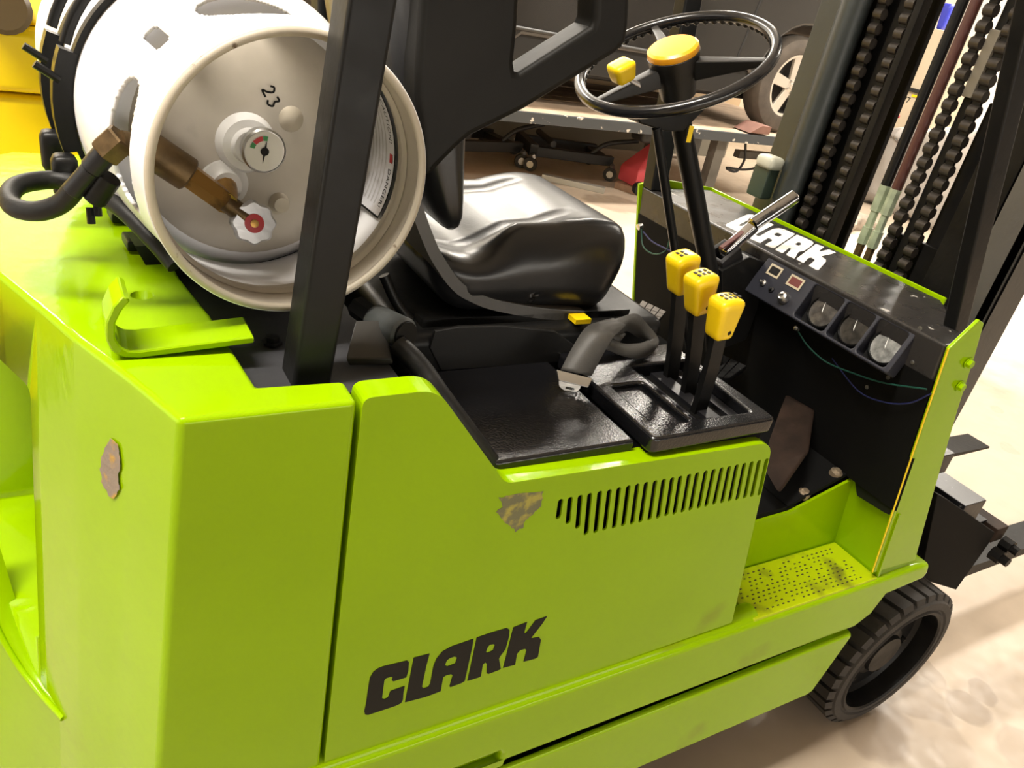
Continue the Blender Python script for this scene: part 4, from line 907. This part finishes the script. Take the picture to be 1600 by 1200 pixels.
# straps round the cylinder (part of the truck's cradle)
for yy in (0.270, 0.375):
    st = empty('tank_strap', tl(0, yy, -RB)); st.parent = FK; st.location = tl(0, yy, -RB)-FK.location
    arc = [tl((RB+0.004)*math.cos(a), yy, (RB+0.004)*math.sin(a)) for a in [math.radians(60+i*4) for i in range(41)]]
    tube('strap_band', arc, 0, BLKM, st, flat=(0.006, 0.018), up=tuple(TY))
    arc2 = [tl((RB+0.014+0.010*math.sin(i/18*3.14))*math.cos(a), yy-0.01, (RB+0.014+0.010*math.sin(i/18*3.14))*math.sin(a)) for i, a in enumerate([math.radians(78+k*5) for k in range(17)])]
    tube('strap_rod', arc2, 0.006, BLKM, st, 8)
    tube('clamp_block', [tl((RB+0.012)*math.cos(a), yy, (RB+0.012)*math.sin(a)) for a in [math.radians(160+k*6) for k in range(7)]], 0, BLKM, st, flat=(0.018, 0.022), up=tuple(TY))
    rod('clamp_handle', tl(-RB-0.012, yy-0.01, 0.03), tl(-RB-0.035, yy-0.01, 0.045), 0.0045, BLKM, st, 8)
    rbox('strap_latch', tl(-RB-0.016, yy-0.02, -0.075), (0.014, 0.016, 0.026), 0.010, BLKM, st, 6)
    hull('strap_foot', [tl(-RB*0.55+dx, yy+dy, z) for dx in (-0.03, 0.03) for dy in (-0.02, 0.02) for z in (-RB-0.004, -RB+0.010)], BLKM, st, 0.003)
for yy in (0.24, 0.50):
    hull('cradle_saddle', [tl(x, yy+dy, z) for dy in (-0.025, 0.025) for x, z in ((-0.10, -0.196), (0.10, -0.196), (0.12, -0.150), (-0.12, -0.150), (0, -0.1695))], BLKM, FK)
# fuel hose
hose = empty('fuel_hose', (0.04, 0.3, 1.22)); hose.parent = FK; hose.location = Vector((0.04, 0.3, 1.22))-FK.location
q0 = at(186, 222, 1, 0.222)
rod('elbow_nut', at(192, 214, 1, 0.228), at(163, 240, 1, 0.232), 0.0165, BRONZE, hose, 6, 0.002)
rod('elbow_pipe', v0, at(188, 222, 1, 0.228), 0.012, BRONZE, hose, 12)
c1, c2 = at(166, 238, 1, 0.232), at(112, 300, 1, 0.245)
rod('coupler_sleeve', c1, c1.lerp(c2, 0.42), 0.0115, BLKW, hose, 16, 0.001)
rod('coupler_sleeve', c1.lerp(c2, 0.42), c2, 0.0100, BLKW, hose, 16, 0.001)
rod('coupler_body', c1.lerp(c2, 0.30)+Vector((0.012, 0, -0.012)), c1.lerp(c2, 0.85)+Vector((0.014, 0, -0.014)), 0.012, BLKM, hose, 12, 0.001)
for k in (0.7, 0.9): rod('clamp_screw', c1.lerp(c2, k)+Vector((0.012, 0, -0.02)), c1.lerp(c2, k)+Vector((0.012, -0.004, -0.036)), 0.004, BLKM, hose, 8)
loop = [(118, 293, .250), (95, 318, .262), (60, 330, .272), (25, 325, .290), (14, 308, .318), (28, 290, .350), (65, 282, .375), (105, 283, .375), (150, 300, .345), (195, 330, .300), (240, 375, .262), (275, 415, .235)]
lp_ = [at(a, b, 1, y) for a, b, y in loop]
tube('hose_line', lp_, 0.0105, HOSE, hose, 14, k=6)

# ================================================================== BACKGROUND
# ---- raised deck that carries the car
DY, DZ = 4.55, 0.687
KS = (4.55+0.63)/(3.90+0.63)
kx = lambda x: x*KS
kz = lambda z: 1.628+(z-1.628)*KS
DK = empty('car_lift', (4.2, 4.7, 0)); tag(DK, 'raised timber vehicle deck on posts with chipped grey edge beam', 'vehicle lift')
box('edge_beam', (1.2, DY, DZ-0.085), (6.9, DY+0.06, DZ-0.004), CHIPGREY, DK, 0.004)
for i in range(9):
    y0 = DY+0.03+i*0.205
    o_ = box('plank', (1.2, y0, DZ-0.03), (6.9, y0+0.198, DZ+random.uniform(-0.003, 0.003)), WOOD, DK, 0.003, 1)
box('edge_beam', (1.2, DY+1.88, DZ-0.085), (6.9, DY+1.94, DZ-0.004), CHIPGREY, DK, 0.004)
for px, py, yy in ((1112, 280, DY+0.08), (1020, 240, DY+1.2)):
    p = at(px, py, 1, yy); hull('post', [(p.x+dx, yy+dy, z) for dx in (-0.06, 0.06) for dy in (0, 0.10) for z in (0, DZ-0.08)], POSTGR, DK, 0.004)
for xx in (1.6, 6.6):
    for yy in (DY+0.08, DY+1.75): box('post', (xx-0.06, yy, 0), (xx+0.06, yy+0.1, DZ-0.08), POSTGR, DK, 0.004)
p = at(1195, 245, 1, DY+0.3); hull('cross_arm', [p+Vector((dx, dy, dz)) for dx in (-0.35, 0.4) for dy in (0, 0.08) for dz in (-0.035, 0.035)], POSTGR, DK, 0.004)
tube('hanging_cable', [at(a, b, 1, DY+0.25) for a, b in ((1165, 225), (1163, 250), (1150, 268), (1135, 262), (1160, 265), (1180, 262), (1186, 250))], 0.012, CARDK, DK, 8, k=5)
# ---- the car
CY = 4.72
CR = empty('car', (4.2, 5.6, DZ)); tag(CR, 'charcoal car with silver five-spoke wheels parked on the raised deck', 'car')
wc = at(1238, 137, 1, CY); wr = 0.425; wx, wz = wc.x, DZ+wr+0.004
WBS = 3.55
body = [(1.15, 1.30), (1.10, 1.60), (1.25, 1.95), (1.7, 2.08), (2.5, 2.55), (3.6, 2.62), (4.3, 2.1), (5.6, 1.98), (5.9, 1.80), (5.95, 1.35), (5.75, 1.27)]
body = [(kx(x), kz(z)) for x, z in body]
def arch(cx, r_): return [(cx+r_*math.cos(a), wz+0.02+r_*math.sin(a)) for a in [math.radians(-5+190*k/14) for k in range(15)]]
ZL = kz(1.24)
body += arch(wx, 0.49)+[(wx-0.62, ZL), (wx-WBS+0.6, ZL)]+arch(wx-WBS, 0.49)
plate('body_shell', body, [], ((0, CY, 0), (1, 0, 0), (0, 0, 1), (0, -1, 0)), 1.75, CARP, CR, 0.03, 3)
GLS = mat('car_glass', (0.01, 0.012, 0.012), 0.05)
for x0, x1 in ((2.55, 3.42), (3.50, 4.15)):
    slab('side_window', [(kx(x0), CY-0.004, kz(2.1)), (kx(x1+0.1), CY-0.004, kz(2.08)), (kx(x1-0.2), CY-0.004, kz(2.48)), (kx(x0+0.05), CY-0.004, kz(2.46))], (0, 1, 0), 0.006, GLS, CR)
tube('door_seam', [(kx(4.66), CY-0.001, kz(2.0)), (kx(4.665), CY-0.001, kz(1.73)), (kx(4.60), CY-0.001, kz(1.30))], 0.010, CARDK, CR, 6)
tube('door_seam', [(kx(3.46), CY-0.001, kz(2.0)), (kx(3.45), CY-0.001, kz(1.30))], 0.010, CARDK, CR, 6)
tube('sill_trim', [(kx(2.45), CY-0.004, kz(1.285)), (wx-0.65, CY-0.004, kz(1.255))], 0.014, CARTRIM, CR, 8)
box('sill', (wx-WBS+0.55, CY+0.03, kz(1.05)), (wx-0.58, CY+0.25, ZL+0.02), CARDK, CR, 0.02)
box('underbody', (1.7, CY+0.3, kz(1.00)), (6.3, CY+1.5, kz(1.3)), CARDK, CR, 0.03)
tube('door_pull', [(kx(3.72), CY-0.01, kz(1.86)), (kx(3.9), CY-0.03, kz(1.86)), (kx(4.05), CY-0.01, kz(1.86))], 0.012, CARTRIM, CR, 8, k=4)
WDK = mat('wheel_dark', (0.03, 0.027, 0.024), 0.6); qs = wr/0.375
for cx in (wx, wx-WBS):
    for yy, s_ in ((CY+0.0, 1), (CY+1.75, -1)):
        w_ = empty('car_wheel', (cx, yy, DZ)); w_.parent = CR; w_.location = Vector((cx, yy, DZ))-CR.location; c0 = Vector((cx, yy, wz))
        lathe('tyre', [(r_*qs, h) for r_, h in ((0.235, 0.012), (0.245, 0.0), (0.30, -0.004), (0.35, 0.012), (0.372, 0.045), (0.375, 0.08), (0.375, 0.16), (0.36, 0.21), (0.25, 0.225))], c0, (0, s_, 0), TYREBR, w_, 48, False)
        lathe('wheel_rim', [(r_*qs, h) for r_, h in ((0.240, 0.008), (0.228, 0.012), (0.222, 0.03), (0.215, 0.10), (0, 0.11))], c0, (0, s_, 0), WDK, w_, 40, False)
        lathe('rim_lip', [(r_*qs, h) for r_, h in ((0.242, 0.010), (0.240, 0.002), (0.222, 0.004), (0.218, 0.02))], c0, (0, s_, 0), ALLOY, w_, 40, False)
        lathe('hub_cap', [(0.07, 0.06), (0.075, 0.02), (0.06, 0.012), (0.028, 0.010), (0.026, 0.004), (0, 0.003)], c0, (0, s_, 0), ALLOY, w_, 24)
        for k in range(5):
            a = math.radians(96+72*k); d = Vector((math.cos(a), 0, math.sin(a))); e = Vector((-math.sin(a), 0, math.cos(a)))
            hull('spoke', [c0+d*r_*qs+e*q*ww+Vector((0, s_*h, 0)) for r_, ww, h0 in ((0.05, 0.042, 0.012), (0.226, 0.05, 0.008)) for q in (-1, 1) for h in (h0, h0+0.03)], ALLOY, w_, 0.004)
            b_ = math.radians(96+36+72*k); lathe('lug_nut', [(0.012, 0), (0.012, 0.012), (0, 0.014)], c0+Vector((math.cos(b_)*0.055, s_*0.014, math.sin(b_)*0.055)), (0, -s_, 0), STEEL, w_, 6)
p = at(1176, 205, 2, DZ+0.01)
tag(hull('wheel_chock', [p+Vector((dx, dy, dz)) for dx, dz in ((-0.14, 0), (0.12, 0), (0.12, 0.07), (0.0, 0.075)) for dy in (-0.10, 0.12)], mat('chock_brown', (0.17, 0.085, 0.065), 0.6, var=0.2), None, 0.006), 'brown wheel chock on the deck behind the car tyre', 'chock')
# ---- dollies under the deck
def dolly(cx, cy, rz, label):
    d = empty('wheel_dolly', (cx, cy, 0)); tag(d, label, 'dolly', 'black wheel dollies under the deck')
    ro = Matrix.Rotation(rz, 3, 'Z'); q = lambda x, y, z: Vector((cx, cy, 0))+ro @ Vector((x, y, z))
    def bx(nm, lo, hi, mt): return hull(nm, [q(x, y, z) for x in (lo[0], hi[0]) for y in (lo[1], hi[1]) for z in (lo[2], hi[2])], mt, d, 0.006)
    bx('side_bar', (-0.42, -0.27, 0.13), (0.42, -0.20, 0.22), CARDK); bx('side_bar', (-0.42, 0.20, 0.13), (0.42, 0.27, 0.22), CARDK)
    bx('cross_bar', (-0.42, -0.27, 0.14), (-0.34, 0.27, 0.24), CARDK); bx('cross_bar', (0.30, -0.27, 0.14), (0.40, 0.27, 0.20), CARDK)
    tube('roller', [q(-0.2, -0.25, 0.26), q(-0.2, 0.25, 0.26)], 0.03, CARDK, d, 10)
    tube('foot_lever', [q(0.2, -0.22, 0.22), q(0.33, -0.25, 0.33), q(0.62, -0.27, 0.40)], 0.022, CARDK, d, 8, k=4)
    for sx in (-1, 1):
        for sy in (-1, 1):
            c0 = q(sx*0.40, sy*0.30, 0.065); c_ = lathe('caster', [(0.03, -0.02), (0.062, -0.022), (0.065, 0), (0.062, 0.022), (0.03, 0.02)], c0, ro @ Vector((0.5, 1, 0)), RUBBER, d, 18)
            lathe('caster_hub', [(0.032, -0.025), (0.032, 0.025)], c0, ro @ Vector((0.5, 1, 0)), ALLOY, c_, 14)
            tube('caster_fork', [c0+Vector((0, 0, 0.09)), c0+Vector((0.02, 0, 0.055))], 0.026, STEEL, c_, 6)
g1, g2 = at(800, 262, 2, 0), at(905, 272, 2, 0)
dolly(g1.x-0.35, g1.y+0.25, 0.15, 'black wheel dolly on casters, the left one, farther from the dash')
dolly(g2.x-0.10, g2.y+0.20, -0.25, 'black wheel dolly on casters with raised foot lever, nearer the dash')
gl = at(912, 293, 2, 0)
tag(hull('steel_channel', [gl+Vector((a, b, z)) for a, b in ((-0.35, 0.18), (-0.30, 0.24), (0.10, -0.18), (0.15, -0.12)) for z in (0, 0.05)], mat('galvanised', (0.42, 0.40, 0.36), 0.45, 0.5), None, 0.004), 'short galvanised steel channel lying on floor beside the dolly', 'steel channel')
gt = at(985, 305, 2, 0)+Vector((0.3, -0.35, 0))
tag(hull('timber_batten', [gt+Vector((a, b, z)) for a, b in ((-0.35, 0.55), (-0.27, 0.60), (0.25, -0.50), (0.33, -0.45)) for z in (0, 0.06)], mat('batten_wood', (0.24, 0.14, 0.085), 0.7, var=0.3), None, 0.004), 'brown timber batten on floor beside the forklift dash', 'timber')
rp = at(1005, 262, 1, 5.0)
rj = empty('floor_jack', (rp.x, 5.0, 0)); tag(rj, 'red floor jack with black head standing under the deck', 'floor jack')
hull('jack_frame', [(rp.x+a, 5.0+b, z) for a in (-0.16, 0.22) for b in (-0.14, 0.14) for z in (0.06, 0.20)]+[(rp.x+0.1, 5.0, 0.52)], PINK, rj, 0.02)
rbox('jack_head', (rp.x-0.10, 4.95, 0.56), (0.11, 0.10, 0.10), 0.03, CARDK, rj, 6)
for a in (-0.12, 0.18): rod('jack_wheel', (rp.x+a, 4.82, 0.06), (rp.x+a, 4.87, 0.06), 0.06, CARDK, rj, 14)
gs = at(1195, 325, 2, 0)+Vector((0.45, -0.55, 0))
tag(rbox('rag_pile', gs+Vector((0.1, 0.05, 0.05)), (0.34, 0.16, 0.07), 0.05, mat('grey_rag', (0.30, 0.25, 0.20), 0.9, bump=0.8, bscale=25, var=0.3, vscale=12), None, 10, lambda p: (p.x, p.y+0.05*math.sin(p.x*14), p.z*(1+0.5*math.sin(p.x*17+p.y*9)))), 'crumpled grey rags lying on floor behind the dash', 'rags')
# ---- far right: cabinet, sheeted stack, bottles
CX = 9.2
c_lo, c_hi = at(1392, 215, 0, CX), at(1472, 42, 0, CX)
KB = empty('tall_cabinet', (CX+0.25, 4.6, 0)); tag(KB, 'tall beige metal cabinet with black handle seen between the mast rails', 'cabinet')
cy0, cy1, ztop = at(1480, 60, 0, CX).y-0.25, at(1380, 120, 0, CX).y+0.30, at(1468, 46, 0, CX).z
box('cabinet_body', (CX, cy0, 0), (CX+0.5, cy1, ztop), BEIGE, KB, 0.01)
p = at(1428, 141, 0, CX); hull('cabinet_handle', [p+Vector((-0.02+dx, dy, dz)) for dx in (-0.02, 0.02) for dy in (-0.10, 0.07) for dz in (-0.022, 0.022)], CARDK, KB, 0.006)
p = at(1430, 150, 0, CX); hull('yellow_tab', [p+Vector((-0.012, dy, dz)) for dy in (-0.05, 0.04) for dz in (-0.016, 0.012)]+[p+Vector((0, 0, 0))], YEL, KB)
def text_on(txt, O, u, v, size, mt, par, name='digits'):
    cu = bpy.data.curves.new('t', 'FONT'); cu.body = txt; cu.size = size; cu.extrude = 0.0008
    o = bpy.data.objects.new('t', cu); COL.objects.link(o); bpy.context.view_layer.update()
    me = bpy.data.meshes.new_from_object(o.evaluated_get(bpy.context.evaluated_depsgraph_get())); bpy.data.objects.remove(o)
    u, v = Vector(u), Vector(v); mt_ = Matrix((u, v, u.cross(v))).transposed().to_4x4(); mt_.translation = O; me.transform(mt_)
    return put(name, me, mt, par)
text_on('77', at(1409, 159, 0, CX-0.004), (0, -1, 0), (0, 0, 1), 0.10, INK, KB)
p = at(1480, 30, 0, CX+0.15)
tag(rbox('blue_bin', (CX+0.15, p.y, ztop+0.14), (0.10, 0.05, 0.14), 0.02, BLUE, None, 6, lambda q: (q.x*(1+q.z), q.y*(1+q.z), q.z)), 'blue plastic bin standing on top of the beige cabinet', 'bin')
p = at(1462, 40, 0, CX+0.1)
p.y += 0.10; sx_ = empty('parts_box', (CX+0.12, p.y+0.05, ztop)); tag(sx_, 'open cardboard parts box with red print on the beige cabinet', 'box')
box('box_body', (CX+0.04, p.y-0.03, ztop), (CX+0.2, p.y+0.15, ztop+0.09), mat('card_white', (0.6, 0.55, 0.48), 0.7), sx_, 0.004)
box('red_print', (CX+0.036, p.y+0.0, ztop+0.02), (CX+0.0405, p.y+0.11, ztop+0.06), RED, sx_)
p = at(1405, 250, 0, 8.0)
sh = rbox('sheeted_stack', (8.3, p.y-0.15, 0.46), (0.35, 0.75, 0.46), 0.12, SHEET, None, 22, lambda q: (q.x+0.03*math.sin(q.y*19+q.z*7)-0.12*q.z, q.y+0.02*math.sin(q.z*23), q.z+0.03*math.sin(q.y*13+q.x*8)-0.25*q.y*(q.z > 0.3)))
tag(sh, 'stack of goods draped in grey plastic sheeting beyond the mast', 'covered stack')
p = at(1388, 207, 0, 7.85); p.z = max(p.z, 1.06)
tag(lathe('red_cap_bottle', [(0.05, -0.10), (0.05, -0.08), (0.02, -0.05), (0.03, -0.045), (0.03, 0.03), (0, 0.035)], p, (0, 0, 1), RED, None, 16), 'small red capped bottle on the sheeted stack', 'bottle')
p = at(1583, 225, 0, 5.2)
GP = empty('grey_partition', (5.6, p.y, 0)); tag(GP, 'light grey partition panel on feet at right beyond the mast', 'partition')
gy0 = at(1580, 290, 0, 5.6).y
box('partition_panel', (5.6, gy0-1.6, 0.62), (5.65, gy0, 1.9), GREYBLK, GP, 0.006)
for dy in (-1.5, -0.1): box('partition_foot', (5.4, gy0+dy-0.03, 0), (5.85, gy0+dy+0.03, 0.62), GREYBLK, GP, 0.006)
# ---- yellow machine behind the tank, top left
YM = empty('yellow_machine', (-0.7, 2.2, 0)); tag(YM, 'bright yellow lift truck body standing behind the gas cylinder', 'forklift')
hull('body_panel', [(x, y, z) for x in (-1.6, 0.30) for y in (1.62, 2.5) for z in (0.25, 1.138)], YMACH, YM, 0.02, 3)
hull('hood_panel', [(x, y, z) for x in (-1.6, 0.30) for y in (1.60, 2.5) for z in (1.146, 1.29)], YMACH, YM, 0.02, 3)
hull('top_panel', [(-1.6, 1.66, 1.29), (0.30, 1.66, 1.29), (-1.6, 2.5, 1.29), (0.3, 2.5, 1.29), (-1.5, 1.8, 1.55), (0.2, 1.8, 1.55), (-1.5, 2.4, 1.55), (0.2, 2.4, 1.55)], YMACH, YM, 0.02, 3)
rod('headlamp', at(5, 12, 1, 1.50), at(5, 12, 1, 1.68), 0.055, mat('amber_lens', (0.06, 0.035, 0.008), 0.35), YM, 20, 0.01)
for x in (-1.3, -0.1): rod('machine_wheel', (x, 1.66, 0.26), (x, 1.86, 0.26), 0.26, RUBBER, YM, 28, 0.02)
